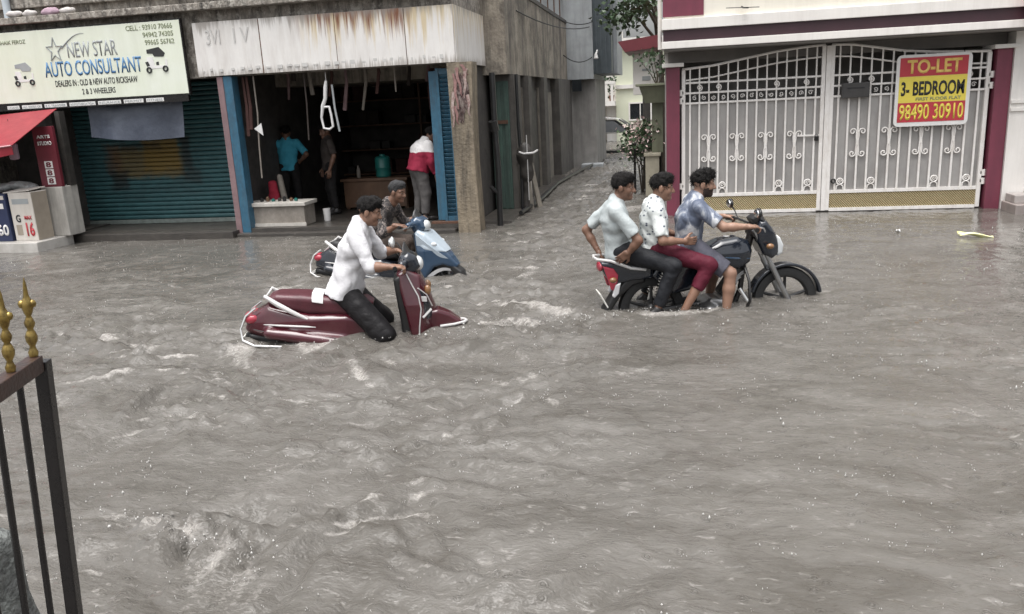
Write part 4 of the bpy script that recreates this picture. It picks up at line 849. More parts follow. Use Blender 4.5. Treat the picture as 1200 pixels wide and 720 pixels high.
for k, (a, b) in enumerate([((-2.6, 19.0, 3.72), (-1.93, 22.38, 3.72)), ((-2.6, 21.5, 2.9), (-1.95, 22.38, 2.85)), ((-2.62, 15, 3.4), (-2.0, 22.38, 3.6))]):
    mb = MB(); a = Vector(a); b = Vector(b); mb.tube([a.lerp(b, i/10)-Vector((0, 0, .25*(1-(2*i/10-1)**2)*.6)) for i in range(11)], .012, 5); props(mb.build('cable', 'wire', None, True), ['thick black cable slung from the alley parapet to the grey building', 'short black cable low between the alley wall and the grey building', 'long black cable running along the alley parapet'][k], 'cable')

# ================================================================ HOUSE WITH THE WHITE GATE (right)
HS = empty('house', (4.5, 15, GZ), 'white house with plum pillars and dark maroon bands over a wide gate', 'building')
YB = 12.60
part('upper_wall', 'cream_wall', HS, (-.06, 9.0, YB+.06, 13.2, 2.90, 6.5))
part('wall_panel', 'magenta', HS, (-.075, .50, YB+.045, YB+.058, 2.93, 4.2))
part('band', 'white_wall', HS, (-.09, 9.0, YB+.0, 13.2, 2.752, 2.898), bevel=.006)
part('band', 'maroon_band', HS, (-.07, 9.0, YB+.03, 13.2, 2.592, 2.75))
part('band', 'white_wall', HS, (-.09, 9.0, YB-.01, 13.2, 2.49, 2.59), bevel=.006)
part('soffit', 'soffit', HS, (-.06, 9.0, YB+.03, 17.5, 2.462, 2.488))
part('beam', 'soffit', HS, (.0, 4.72, 13.25, 13.45, 2.30, 2.46))
for x0, x1 in ((-.03, .17), (4.53, 4.73)):
    p = part('pillar', 'magenta', HS, (x0, x1, 13.02, 13.42, GZ, 2.24), bevel=.006); part('capital', 'white_wall', HS, (x0-.06, x1+.06, 12.96, 13.46, 2.242, 2.298), bevel=.006)
part('garage_wall', mat('grey_garage_wall', (.42, .40, .38), (.36, .34, .32), .7, 3), HS, (.122, 4.598, 14.6, 14.8, GZ, 2.46), (-.05, .12, 13.43, 17.298, GZ, 2.46), (4.6, 4.75, 13.43, 17.298, GZ, 2.46))
part('front_wall', 'white_wall', HS, (4.735, 5.02, 12.98, 13.3, GZ, 2.46))
part('wall_moulding', 'white_wall', HS, (4.74, 5.02, 12.955, 12.979, 1.49, 1.53), (4.74, 5.02, 12.955, 12.979, 1.38, 1.42))
part('front_wall', 'white_wall', HS, (6.25, 9.0, 12.98, 13.3, GZ, 2.46)); part('front_wall', 'white_wall', HS, (5.022, 6.248, 12.98, 13.3, 2.15, 2.46)); part('door_sill', 'white_wall', HS, (5.022, 6.248, 12.96, 13.3, GZ, .26))
dr_ = part('door', 'glass_dark', HS, (5.06, 6.21, 13.10, 13.13, .33, 2.08))
part('door_frame', 'white_iron', dr_, (5.024, 5.06, 13.05, 13.15, .262, 2.148), (6.21, 6.246, 13.05, 13.15, .262, 2.148), (5.06, 6.21, 13.05, 13.15, 2.08, 2.148), (5.06, 6.21, 13.05, 13.15, .262, .33), (5.06, 6.21, 13.06, 13.099, 1.78, 1.83))
part('handle', 'white_rail', dr_, (5.08, 5.20, 13.03, 13.099, 1.06, 1.14), bevel=.008)
part('entrance_step', mat('pinkish_stone_step', (.36, .31, .29), (.29, .25, .235), .5, 6, stain=(.16, .14, .13), stain_amt=.5), HS, (4.74, 7.0, 12.45, 12.978, GZ, .12), bevel=.012)
part('entrance_step', mat('pale_stone_step', (.44, .40, .38), (.36, .33, .31), .45, 6, stain=(.2, .18, .17), stain_amt=.5), HS, (4.78, 7.0, 12.62, 12.958, .12, .235), bevel=.012)
bx_ = MB(); bx_.b2(4.66, 5.3, 12.42, 12.56, 2.60, 3.4, bevel=.01); props(bx_.build('shop_sign', 'red_print', None), 'edge of a red signboard fixed at the end of the maroon band', 'sign')
mb = MB(); mb.tube([(-.12, 12.9, 2.5), (-.12, 12.9, 5.0)], .03, 10); props(mb.build('drain_pipe', 'white_wall', None, True), 'white drain pipe at the alley corner of the house', 'pipe')
mb = MB(); mb.tube([(1.02, 12.62, 3.0), (1.04, 12.56, 2.98), (1.1, 12.5, 2.97)], .012, 6); mb.tube([(.8, 12.55, 2.99), (1.25, 12.5, 2.97)], .006, 6); props(mb.build('wall_hook', 'wire', None, True), 'small black wire hook on the cream wall above the bands', 'hook')

# ---- the gate
GY = 13.13
GT = empty('double_gate', (2.3, GY, GZ), 'tall white double gate with curved top, scrolls and ochre mesh base', 'gate')
topx = [.18, .65, 1.11, 1.57, 1.93, 2.27, 2.63, 2.99, 3.33, 3.76, 4.31, 4.5]; topz = [2.20, 2.235, 2.31, 2.385, 2.42, 2.44, 2.42, 2.355, 2.29, 2.25, 2.225, 2.22]
def ztop(x): return float(np.interp(x, topx, topz))
def spiral(c, r0, r1, a0, turns, n=14):
    return [(c[0]+(r0+(r1-r0)*i/n)*math.cos(a0+turns*2*math.pi*i/n), c[1], c[2]+(r0+(r1-r0)*i/n)*math.sin(a0+turns*2*math.pi*i/n)) for i in range(n+1)]
def leaf(x0, x1):
    L = MB(); L.b2(x0, x0+.055, GY-.03, GY+.03, .02, ztop(x0)-.01, bevel=.005)
    lf = L.build('gate_leaf', 'white_iron', GT); part('stile', 'white_iron', lf, (x1-.055, x1, GY-.03, GY+.03, .02, ztop(x1)-.01), bevel=.005)
    for z, h in ((2.0, .028), (1.85, .028), (1.70, .03), (.30, .05), (.03, .05)):
        part('rail', 'white_iron', lf, (x0+.056, x1-.056, GY-.018, GY+.018, z-h/2, z+h/2), bevel=.003)
    mb = MB(); mb.tube([(x, GY, ztop(x)) for x in np.linspace(x0+.01, x1-.01, 22)], .019, 6); mb.build('top_rail', 'white_iron', lf, True)
    mb = MB(); mb.tube([(x, GY, max(2.02, ztop(x)-.165)) for x in np.linspace(x0+.06, x1-.06, 20)], .013, 6); mb.build('top_rail', 'white_iron', lf, True)
    n = 14; sp_ = (x1-x0-.11)/n; bars = [x0+.055+sp_*(i+.5) for i in range(n)]
    for i, x in enumerate(bars):
        mb = MB(); mb.b2(x-.0135, x+.0135, GY-.0135, GY+.0135, .325, 1.684); mb.build('bar', 'white_iron', lf)
        mb = MB(); mb.b2(x-.0105, x+.0105, GY-.0105, GY+.0105, 1.716, ztop(x)-.018); mb.build('upper_bar', 'white_iron', lf)
    for i in range(n+1):        # small square pattern between the upper rails
        x = x0+.055+sp_*i
        if 0 < i < n:
            mb = MB(); mb.tube(spiral((x, GY, 1.775), .036, .008, i, 1.25, 12), .006, 5); mb.build('scroll', 'white_iron', lf, True)
    for i in (2, 5, 8, 11):
        x = bars[i]
        for sx in (-1, 1):
            for sz in (-1, 1):
                mb = MB(); pts = [(x+sx*.012, GY-.016, 1.02+sz*.02), (x+sx*.02, GY-.016, 1.02+sz*.10)]+spiral((x+sx*.068, GY-.016, 1.02+sz*.16), .05, .012, math.pi if sx > 0 else 0, -1.15*sx*sz if True else 1, 14)
                mb.tube(pts, .0105, 5); mb.build('scroll', 'white_iron', lf, True)
        mb = MB(); mb.b2(x-.02, x+.02, GY-.024, GY+.012, .98, 1.06, bevel=.004); mb.build('collar', 'white_iron', lf)
    for i in (1, 3, 9, 12):
        x = x0+.055+sp_*(i+.5)
        mb = MB(); mb.tube(spiral((x, GY-.012, 1.925), .045, .012, -1.2, 1.3, 14), .009, 5); mb.build('scroll', 'white_iron', lf, True)
    for i in (4, 10, 13) if x0 < 1 else (1, 4, 10, 13):
        x = x0+.055+sp_*i
        mb = MB(); mb.ring((x, GY-.012, .45), .045, .012, n=18, m=6); mb.tube(spiral((x, GY-.012, .45), .03, .008, 0, 1.0, 8), .008, 5)
        for s_ in (-1, 1): mb.tube([(x+s_*.05, GY-.012, .33), (x+s_*.045, GY-.012, .38), (x+s_*.012, GY-.012, .405)], .010, 5)
        mb.build('rosette', 'white_iron', lf, True)
    part('sheet', 'gate_sheet', lf, (x0+.05, x1-.05, GY+.019, GY+.024, .32, 1.69))
    part('mesh_backing', 'mesh_back', lf, (x0+.05, x1-.05, GY+.004, GY+.010, .05, .28))
    mb = MB(); xx = x0-.15
    while xx < x1+.02:
        a = Vector((xx, GY-.002, .28)); b = Vector((xx+.22, GY-.002, .055))
        lo_, hi_ = x0+.056, x1-.056
        if b.x > lo_ and a.x < hi_:
            t0 = max(0, (lo_-a.x)/(b.x-a.x)); t1 = min(1, (hi_-a.x)/(b.x-a.x)); p, q = a.lerp(b, t0), a.lerp(b, t1)
            mb.tube([p, q], .0075, 4)
        xx += .034
    props(mb.build('mesh_strips', 'brass_mesh', lf), kind='stuff')
    return lf
l1 = leaf(.20, 2.265); l2 = leaf(2.335, 4.49)
part('lock_bar', 'white_iron', l1, (1.90, 2.21, GY-.03, GY-.012, 1.14, 1.165)); 
mb = MB(); mb.b2(2.14, 2.20, GY-.05, GY-.031, 1.07, 1.135, bevel=.008); mb.ring((2.17, GY-.04, 1.145), .02, .005, n=14, m=5); mb.build('padlock', 'black_iron', l1)
part('centre_stile', 'white_iron', l2, (2.27, 2.334, GY-.042, GY-.031, .02, 2.42))
mb = MB(); mb.ring((2.44, GY-.02, .46), .028, .012, n=14, m=6); mb.build('drop_bolt', 'black_iron', l2, True)
for x, zz in ((.185, 1.86), (.185, 1.74), (.185, .45), (4.51, 1.9), (4.51, 1.75), (4.51, .4), (4.51, .52)):
    mb = MB(); mb.tube([(x, GY-.035, zz-.045), (x, GY-.035, zz+.045)], .026, 10); mb.b2(x-.04, x+.04, GY-.03, GY-.012, zz-.02, zz+.02); mb.build('hinge', 'white_iron', GT, True)
lb = empty('letter_box', (2.68, 13.07, 1.65), 'dark grey letter box hung on the upper rail of the white gate', 'letter box')
part('box', mat('dark_grey_box_paint', (.055, .052, .05), (.04, .038, .037), .5, 9), lb, (2.49, 2.87, 13.02, 13.105, 1.67, 1.88), bevel=.01); part('slot', 'black_plastic', lb, (2.56, 2.80, 13.014, 13.0195, 1.80, 1.815))

# ---- TO-LET board
TL = empty('to_let_sign', (3.72, 13.06, 1.23), 'red and yellow TO-LET 3-BEDROOM board hung on the white gate', 'sign')
tb = SDF(); 
def rrect(x0, x1, z0, z1, r, n=6):
    out = []
    for cx, cz, a0 in ((x1-r, z1-r, 0), (x0+r, z1-r, 90), (x0+r, z0+r, 180), (x1-r, z0+r, 270)):
        for i in range(n+1): a = R(a0+90*i/n); out.append((cx+r*math.cos(a), cz+r*math.sin(a)))
    return out
mb = MB(); mb.prism(rrect(3.22, 4.215, 1.225, 2.225, .07), 13.03, 13.055); mb.build('board', 'white_print', TL)
part('red_panel', 'red_print', TL, (3.265, 4.165, 13.026, 13.0295, 1.925, 2.185)); part('yellow_panel', 'yellow_print', TL, (3.265, 4.165, 13.026, 13.0295, 1.56, 1.923)); part('number_panel', 'red_print', TL, (3.265, 4.165, 13.026, 13.0295, 1.285, 1.558))
text('TO-LET', 3.36, 1.96, 4.08, 2.155, 13.0255, 'orange_print', TL, bold=.03)
text('3- BEDROOM', 3.295, 1.655, 4.135, 1.855, 13.0255, 'black_print', TL, bold=.03)
text('FIRST FLOOR FLAT', 3.50, 1.585, 4.10, 1.63, 13.0255, 'olive_print', TL, bold=.02)
text('98490 30910', 3.285, 1.31, 4.145, 1.535, 13.0255, 'yellow_print', TL, bold=.02)
for x in (3.3, 4.12): 
    mb = MB(); mb.tube([(x, 13.05, 2.2), (x, 13.10, 2.26), (x, 13.135, ztop(x)+.015)], .005, 5); mb.build('wire_tie', 'wire', TL)

# ================================================================ ALLEY, RIGHT SIDE
CW = empty('compound_wall', (-.25, 16, GZ), 'low beige compound wall beside the house in the alley', 'wall')
part('wall', 'beige_wall', CW, (-.42, -.17, 15.6, 21.0, GZ, .74)); part('coping', 'beige_wall', CW, (-.45, -.14, 15.57, 21.0, .742, .80), bevel=.01)
PO = empty('planter_column', (-.2, 15.9, .8), 'olive square planter on a tall column behind the house pillar', 'planter')
part('column', 'olive_tank', PO, (-.30, -.10, 15.75, 15.95, .802, 1.70)); mb = MB()
A = [(-.42, 15.6), (.02, 15.6), (.02, 16.05), (-.42, 16.05)]; B_ = [(-.52, 15.5), (.12, 15.5), (.12, 16.15), (-.52, 16.15)]
va = [mb.bm.verts.new((x, y, 1.702)) for x, y in A]; vb = [mb.bm.verts.new((x, y, 2.0)) for x, y in B_]
mb.bm.faces.new(va[::-1]); mb.bm.faces.new(vb)
for i in range(4): mb.bm.faces.new((va[i], va[(i+1) % 4], vb[(i+1) % 4], vb[i]))
mb.build('tub', 'olive_tank', PO); part('rim', 'olive_tank', PO, (-.58, .18, 15.44, 16.21, 2.002, 2.045), bevel=.006)
mb = MB(); mb.tube([(-.62, 15.72, GZ), (-.62, 15.72, .95)], .022, 8); mb.lathe([(.0, .06), (.03, .03), (.03, 0)], (-.62, 15.72, .95), n=10); props(mb.build('bollard_post', 'black_iron', None, True), 'thin black post at the end of the beige wall', 'post')
mbx = empty('meter_box', (-.3, 17.0, 2.0), 'white meter box under the red sheet roof', 'box'); part('cabinet', 'white_wall', mbx, (-.68, -.15, 16.9, 17.1, 1.85, 2.62), bevel=.01); part('window', 'grey_print', mbx, (-.50, -.34, 16.89, 16.899, 2.30, 2.34), (-.50, -.34, 16.89, 16.899, 2.12, 2.2))
part('stand', 'alley_wall', mbx, (-.5, -.35, 16.95, 17.05, GZ, 1.848))
rf = empty('sheet_roof', (-.3, 17, 2.7), 'dark red sheet awning above the white meter box', 'awning')
mb = MB(); mb.prism([(-.95, 2.86), (-.12, 2.95), (-.12, 2.72), (-.82, 2.66)], 16.6, 18.4); mb.build('roof_sheet', 'roof_red', rf)
for y in (16.7, 18.3): part('strut', 'alley_wall', rf, (-.18, -.14, y, y+.04, GZ, 2.70))

def leaves(name, centers, n, spread, size, m, parent, seed=1, droop=.3):
    r = np.random.default_rng(seed); V = []; Fc = []
    centers = np.array(centers)
    for i in range(n):
        c = centers[r.integers(len(centers))]+r.normal(size=3)*np.array(spread)
        d = r.normal(size=3); d[2] -= droop; d /= np.linalg.norm(d); s_ = np.cross(d, r.normal(size=3)); s_ /= np.linalg.norm(s_); nn = np.cross(d, s_)
        L = size*r.uniform(.6, 1.3); w = L*.32; b = len(V)
        V += [c, c+d*L*.45+s_*w+nn*w*.25, c+d*L-nn*L*.12, c+d*L*.45-s_*w+nn*w*.25]; Fc.append((b, b+1, b+2, b+3))
    off = np.array(OFF.get(parent, Vector()))
    o = np_mesh(name, np.array(V)-off, np.array(Fc), m, parent, smooth=False); return o
TR = empty('street_tree', (-.2, 18.6, GZ), 'dark leafy tree overhanging the alley beside the house', 'tree')
mb = MB(); mb.tube([(-.15, 18.8, GZ), (-.12, 18.8, 1.5), (-.2, 18.8, 3.0), (-.3, 18.7, 3.8)], [.10, .085, .07, .05], 9)
brs = [[(-.2, 18.8, 2.9), (-.6, 18.5, 3.4), (-1.0, 18.3, 3.6)], [(-.25, 18.7, 3.5), (-.7, 18.6, 4.1), (-1.2, 18.6, 4.4)], [(-.2, 18.8, 3.1), (.2, 18.6, 3.8), (.4, 18.6, 4.6)], [(-.3, 18.7, 3.8), (-.4, 18.5, 4.6), (-.5, 18.4, 5.2)], [(-.2, 18.8, 3.2), (-.45, 18.0, 3.6), (-.6, 17.6, 3.7)]]
for b in brs: mb.tube(b, [.04, .025, .01], 7)
mb.build('trunk', 'bark', TR, True)
cen = []
for b in brs:
    for t_ in np.linspace(.35, 1, 6):
        p = Vector(b[1]).lerp(Vector(b[2]), t_); cen += [tuple(p+Vector(rng.normal(size=3)*.16)) for _ in range(2)]
leaves('crown', cen, 1500, (.17, .17, .14), .12, 'leaf', TR, 4); leaves('crown', cen, 500, (.20, .20, .16), .12, 'leaf_light', TR, 5)
FP = empty('flowering_bush', (-.62, 16.2, GZ), 'pink and white flowering bush spilling over the beige wall', 'bush')
cen = [(-.55+.25*math.sin(i*2.1)*.8, 16.3+.5*math.cos(i*1.3), .75+.07*i) for i in range(8)]
mb = MB()
for i in range(6): mb.tube([(-.48, 16.3, GZ), (-.52+.05*math.sin(i), 16.3+.1*math.cos(i*2), .5), cen[i]], [.014, .012, .006], 6)
mb.build('stem', 'bark', FP, True)
leaves('foliage', cen, 420, (.11, .15, .10), .10, 'leaf', FP, 8); leaves('foliage', cen, 250, (.11, .15, .10), .09, 'leaf_light', FP, 9); leaves('blossom', [(x, y-.12, z+.05) for x, y, z in cen], 300, (.11, .11, .10), .075, 'petal', FP, 10)
PL = empty('potted_plant', (-.2, 15.8, 2.0), 'straggly dark plant growing in the olive planter', 'plant')
mb = MB(); cen = []
for i in range(7):
    tip = (-.22+.25*math.sin(i*2.4), 15.8+.2*math.cos(i*1.9), 2.30+.06*i); cen.append(tip); mb.tube([(-.2, 15.85, 1.99), ((-.2+tip[0])/2+.03, 15.83, 2.2), tip], [.012, .009, .004], 5)
mb.build('stem', 'bark', PL, True); leaves('foliage', cen, 150, (.07, .09, .07), .085, 'leaf', PL, 12)

# ================================================================ BEYOND THE ALLEY
LH = empty('lime_house', (0, 36, GZ), 'pale lime green house with a white balcony beyond the alley', 'building')
part('wall', 'lime_house', LH, (-2.05, 8, 34, 40, GZ, 3.7)); part('side_wing', 'white_wall', LH, (-2.45, -2.052, 34.1, 40, GZ, 4.6)); part('wall', 'cream_wall', LH, (-12, -2.452, 35.4, 40, GZ, 2.3))
part('string_course', 'white_wall', LH, (-2.05, 8, 33.9, 33.998, 2.05, 2.20)); part('roof_slab', 'white_wall', LH, (-2.3, 8.2, 33.6, 40.2, 3.702, 3.95)); part('upper_storey', 'lime_house', LH, (3.0, 8, 35, 40, 3.952, 7.0))
def window(x0, x1, z0, z1, y):
    w = part('window', 'glass_dark', LH, (x0, x1, y-.03, y-.002, z0, z1)); part('frame', 'white_wall', w, (x0-.06, x0, y-.06, y-.002, z0-.06, z1+.06), (x1, x1+.06, y-.06, y-.002, z0-.06, z1+.06), (x0, x1, y-.06, y-.002, z1, z1+.06), (x0, x1, y-.06, y-.002, z0-.06, z0)); part('mullion', 'white_wall', w, ((x0+x1)/2-.02, (x0+x1)/2+.02, y-.05, y-.031, z0, z1))
window(-1.25, -.95, 2.65, 3.25, 34); window(-1.5, -.7, .85, 1.45, 34); window(.3, 1.4, .8, 1.6, 34); window(.3, 1.2, 2.5, 3.3, 34); window(-4.8, -3.2, .5, 1.5, 35.4)
part('balcony_slab', 'white_wall', LH, (-6.0, -2.05, 33.2, 35.398, 1.42, 1.60)); part('balcony_rail', 'white_wall', LH, (-6.0, -2.05, 33.2, 33.3, 2.25, 2.36))
for i in range(18): part('baluster', 'white_wall', LH, (-5.95+i*.22, -5.85+i*.22, 33.21, 33.29, 1.602, 2.248))
for k in range(5):
    x = -3.6+k*.35; p = MB(); p.lathe([(.08, 0), (.11, .2), (.12, .22)], (x, 33.6, 1.602), n=12); e = p.build('flower_pot', 'terracotta', None, True); props(e, 'terracotta pot of dark greenery on the white balcony', 'plant', 'pots on the white balcony')
    leaves('foliage', [(x, 33.6, 2.2+.1*math.sin(k)), (x, 33.6, 2.45)], 70, (.12, .1, .14), .14, 'leaf', e, 30+k)

CR = vempty('parked_car', (-2.0, 28.2, GZ), 0, 'white hatchback car standing in the water at the far end of the alley', 'car')
cb = SDF(); cb.prof([(-1.85, .32), (-1.88, .75), (-1.80, .95), (-1.2, .98), (-.6, .99), (.7, .97), (1.45, .86), (1.82, .70), (1.86, .45), (1.80, .30)], lambda x, z: .80-.05*np.clip(np.abs(x)-1.2, 0, 1)-.04*np.clip(z-.7, 0, 1), .09); sdf_part('body', cb, 'white_gloss', CR, .035)
cc = SDF(); cc.prof([(-1.82, .92), (-1.55, 1.30), (-1.2, 1.43), (-.2, 1.46), (.35, 1.40), (1.0, .95)], lambda x, z: .74-.32*np.clip(z-.95, 0, 1), .06); sdf_part('cabin', cc, 'white_gloss', CR, .03)
for s_ in (-1, 1):
    for a in ([(-1.45, 1.0), (-1.2, 1.32), (-.45, 1.36), (-.42, 1.0)], [(-.36, 1.0), (-.38, 1.36), (.25, 1.33), (.72, 1.0)]):
        mb = MB()
        vs = [(x, s_*(.752-.32*(z-.95)+.004), z) for x, z in a]; f1 = [mb.bm.verts.new(p) for p in vs]; f2 = [mb.bm.verts.new((p[0], p[1]-s_*.03, p[2])) for p in vs]; mb.bm.faces.new(f1); mb.bm.faces.new(f2[::-1])
        for i in range(4): mb.bm.faces.new((f1[i], f1[(i+1) % 4], f2[(i+1) % 4], f2[i]))
        mb.build('side_window', 'car_glass_reflection', CR)
    for x in (-1.15, 1.15):
        mb = MB(); mb.lathe([(.20, -.09), (.29, -.08), (.30, 0), (.29, .08), (.20, .09)], (x, s_*.72, .30), 'y', 24); w = mb.build('wheel', 'tyre', CR, True); mb = MB(); mb.lathe([(.05, s_*.10), (.17, s_*.092), (.19, s_*.085)], (x, s_*.72, .30), 'y', 18); mb.build('rim', 'alloy', w, True)
    mb = MB(); mb.box((1.76, s_*.58, .70), (.12, .26, .13), None, .03); mb.build('headlight', 'lamp_glass', CR); mb = MB(); mb.box((-1.83, s_*.62, .85), (.10, .2, .18), None, .03); mb.build('tail_light', 'red_lens', CR)
mb = MB(); mb.prism([(.40, 1.375), (.98, .985), (1.0, 1.0), (.42, 1.395)], -.56, .56); mb.build('windscreen', 'car_glass_reflection', CR)
mb = MB(); mb.box((1.85, 0, .42), (.06, 1.3, .12), None, .02); mb.box((-1.87, 0, .42), (.06, 1.3, .12), None, .02); mb.box((0, -.80, .36), (2.0, .03, .08), None, .01); mb.build('bumper', 'black_plastic', CR)

# floating litter
mb = MB(); mb.grid(lambda u, v: (3.47+.36*u, 10.72+.13*(v-.5)*(1-.75*u)-.10*u, .022+.025*math.sin(4*u+2*v)+.015*math.sin(9*v)), 12, 7, (0, 0, .004)); props(mb.build('wrapper', 'litter_yellow', None, True, 80), 'crumpled pale yellow plastic wrapper floating before the white gate', 'litter')
for k, (x, y, s_) in enumerate([(4.05, 9.9, .06), (4.25, 9.75, .04), (4.42, 9.8, .035)]):
    mb = MB(); mb.grid(lambda u, v: (x+s_*u*2, y+s_*(v-.5), .02+.012*math.sin(5*u+3*v)), 6, 5, (0, 0, .004)); props(mb.build('wet_leaf', 'bark', None, True, 80), 'small dark wet leaf floating beyond the yellow wrapper', 'litter', 'dark leaves by the yellow wrapper')
mb = MB(); mb.grid(lambda u, v: (2.86+.05*u, 11.1+.04*v, .02+.012*math.sin(5*u+3*v)), 5, 5, (0, 0, .01)); props(mb.build('foam_scrap', 'white_plastic', None, True, 80), 'tiny white scrap floating before the gate between the centre and the yellow wrapper', 'litter')
# ================================================================ OPEN IRON GATE AT THE NEAR SIDE
FG = empty('iron_gate', (-1.62, 1.8, GZ), 'open black iron gate with gold spear finials on the near bank', 'gate')
gdir = Vector((.055, -.205, 0)).normalized(); gn = Vector((gdir.y, -gdir.x, 0))
P0 = Vector((-1.645, 1.815, 0)); rotg = Matrix((gdir, -gn, Vector((0, 0, 1)))).transposed()
mb = MB(); mb.box(P0+Vector((.006, 0, .495)), (.034, .034, 1.63), rotg, .003); mb.build('post', 'black_iron', FG)
mb = MB(); mb.box(P0+gdir*.80+Vector((0, 0, 1.3075)), (1.56, .036, .045), rotg, .003); mb.build('top_rail', 'rust_iron', FG)
mb = MB(); mb.box(P0+gdir*.80+Vector((0, 0, .05)), (1.545, .045, .045), rotg, .003); mb.build('bottom_rail', 'black_iron', FG)
for k in range(1, 14):
    p = P0+gdir*(.118*k); mb = MB(); mb.tube([p+Vector((0, 0, .073)), p+Vector((0, 0, 1.285))], .0085, 10); mb.build('bar', 'black_iron', FG, True)
FS = .62
fprof = [(.017, 0), (.020, .012), (.014, .020), (.011, .028), (.022, .042), (.024, .055), (.016, .068), (.011, .074), (.019, .084), (.021, .092), (.013, .104), (.010, .110), (.016, .118), (.0225, .132), (.0225, .142), (.015, .156), (.010, .165), (.009, .175), (.006, .195), (.001, .212)]
for k in range(13):
    p = P0+gdir*(.03+.118*k); mb = MB(); mb.lathe([(r_*FS, h_) for r_, h_ in fprof], p+Vector((0, 0, 1.331)), n=18); fo = mb.build('finial', 'gold', FG, True, 60)
    mb = MB()
    for a in (0.6, 0.6+math.pi): mb.lathe([(.001, -.011), (.007, -.008), (.0095, 0), (.007, .008), (.001, .011)], p+Vector((.012*math.cos(a), .012*math.sin(a), 1.331+.142)), n=12)
    mb.build('knob', 'gold', fo, True, 60)
FG.location = (-1.755, 1.8, GZ); FG.rotation_euler = (0, R(4.6), 0)      # the leaf sags outwards
gs = SDF(); gs.box((-2.27, 1.62, .20), (.36, .30, .56), .05); gs.post.append(lambda P, D: D+.012*n3(P, 22, 3)+.005*n3(P, 70, 4)); v, f = gs.mesh(.016); props(np_mesh('gate_block', v, f, 'mud_stone'), 'mossy grey concrete block behind the black iron gate', 'block')

# ================================================================ VEHICLES  (frame: x forward, y left, z above the water level)
def vehicle(name, loc, heading, label, cat):
    o = vempty(name, (loc[0], loc[1], GZ), math.atan2(heading[1], heading[0]), label, cat); OFF[o] = Vector((0, 0, GZ)); return o
def arc_pts(cx, cz, r, a0, a1, n=12): return [(cx+r*math.cos(R(a0+(a1-a0)*i/n)), cz+r*math.sin(R(a0+(a1-a0)*i/n))) for i in range(n+1)]
def wheel(par, x, z, r, w, spokes=5, rimmat='alloy'):
    mb = MB(); prof = [(r-.085, -w*.42), (r-.05, -w*.5), (r-.012, -w*.42), (r, -w*.15), (r, w*.15), (r-.012, w*.42), (r-.05, w*.5), (r-.085, w*.42)]
    n = 48; rings = []
    for q in range(n):
        a = 2*math.pi*q/n; rings.append([mb.bm.verts.new((x+p[0]*math.cos(a), p[1], z+p[0]*math.sin(a))) for p in prof])
    for q in range(n):
        A, B = rings[q], rings[(q+1) % n]
        for k in range(len(prof)): mb.bm.faces.new((A[k], A[(k+1) % len(prof)], B[(k+1) % len(prof)], B[k]))
    wh = mb.build('wheel', 'tyre', par, True, 50)
    mb = MB(); mb.ring((x, 0, z), r-.085, .016, n=40, m=8); mb.build('rim', rimmat, wh, True)
    mb = MB(); mb.lathe([(.03, -.07), (.05, -.055), (.05, .055), (.03, .07)], (x, 0, z), 'y', 18); mb.build('hub', rimmat, wh, True)
    for k in range(spokes):
        a = 2*math.pi*k/spokes+.3; d = Vector((math.cos(a), 0, math.sin(a))); c = Vector((x, 0, z))
        mb = MB(); mb.tube([c+d*.04, c+d*(r-.09)], [.018, .013], 6); mb.build('spoke', rimmat, wh, True)
    return wh
def lamp(par, name, c, r, m, rot=None):
    s_ = SDF(); s_.ell(c, r, rot, k=.005); return sdf_part(name, s_, m, par, .006)

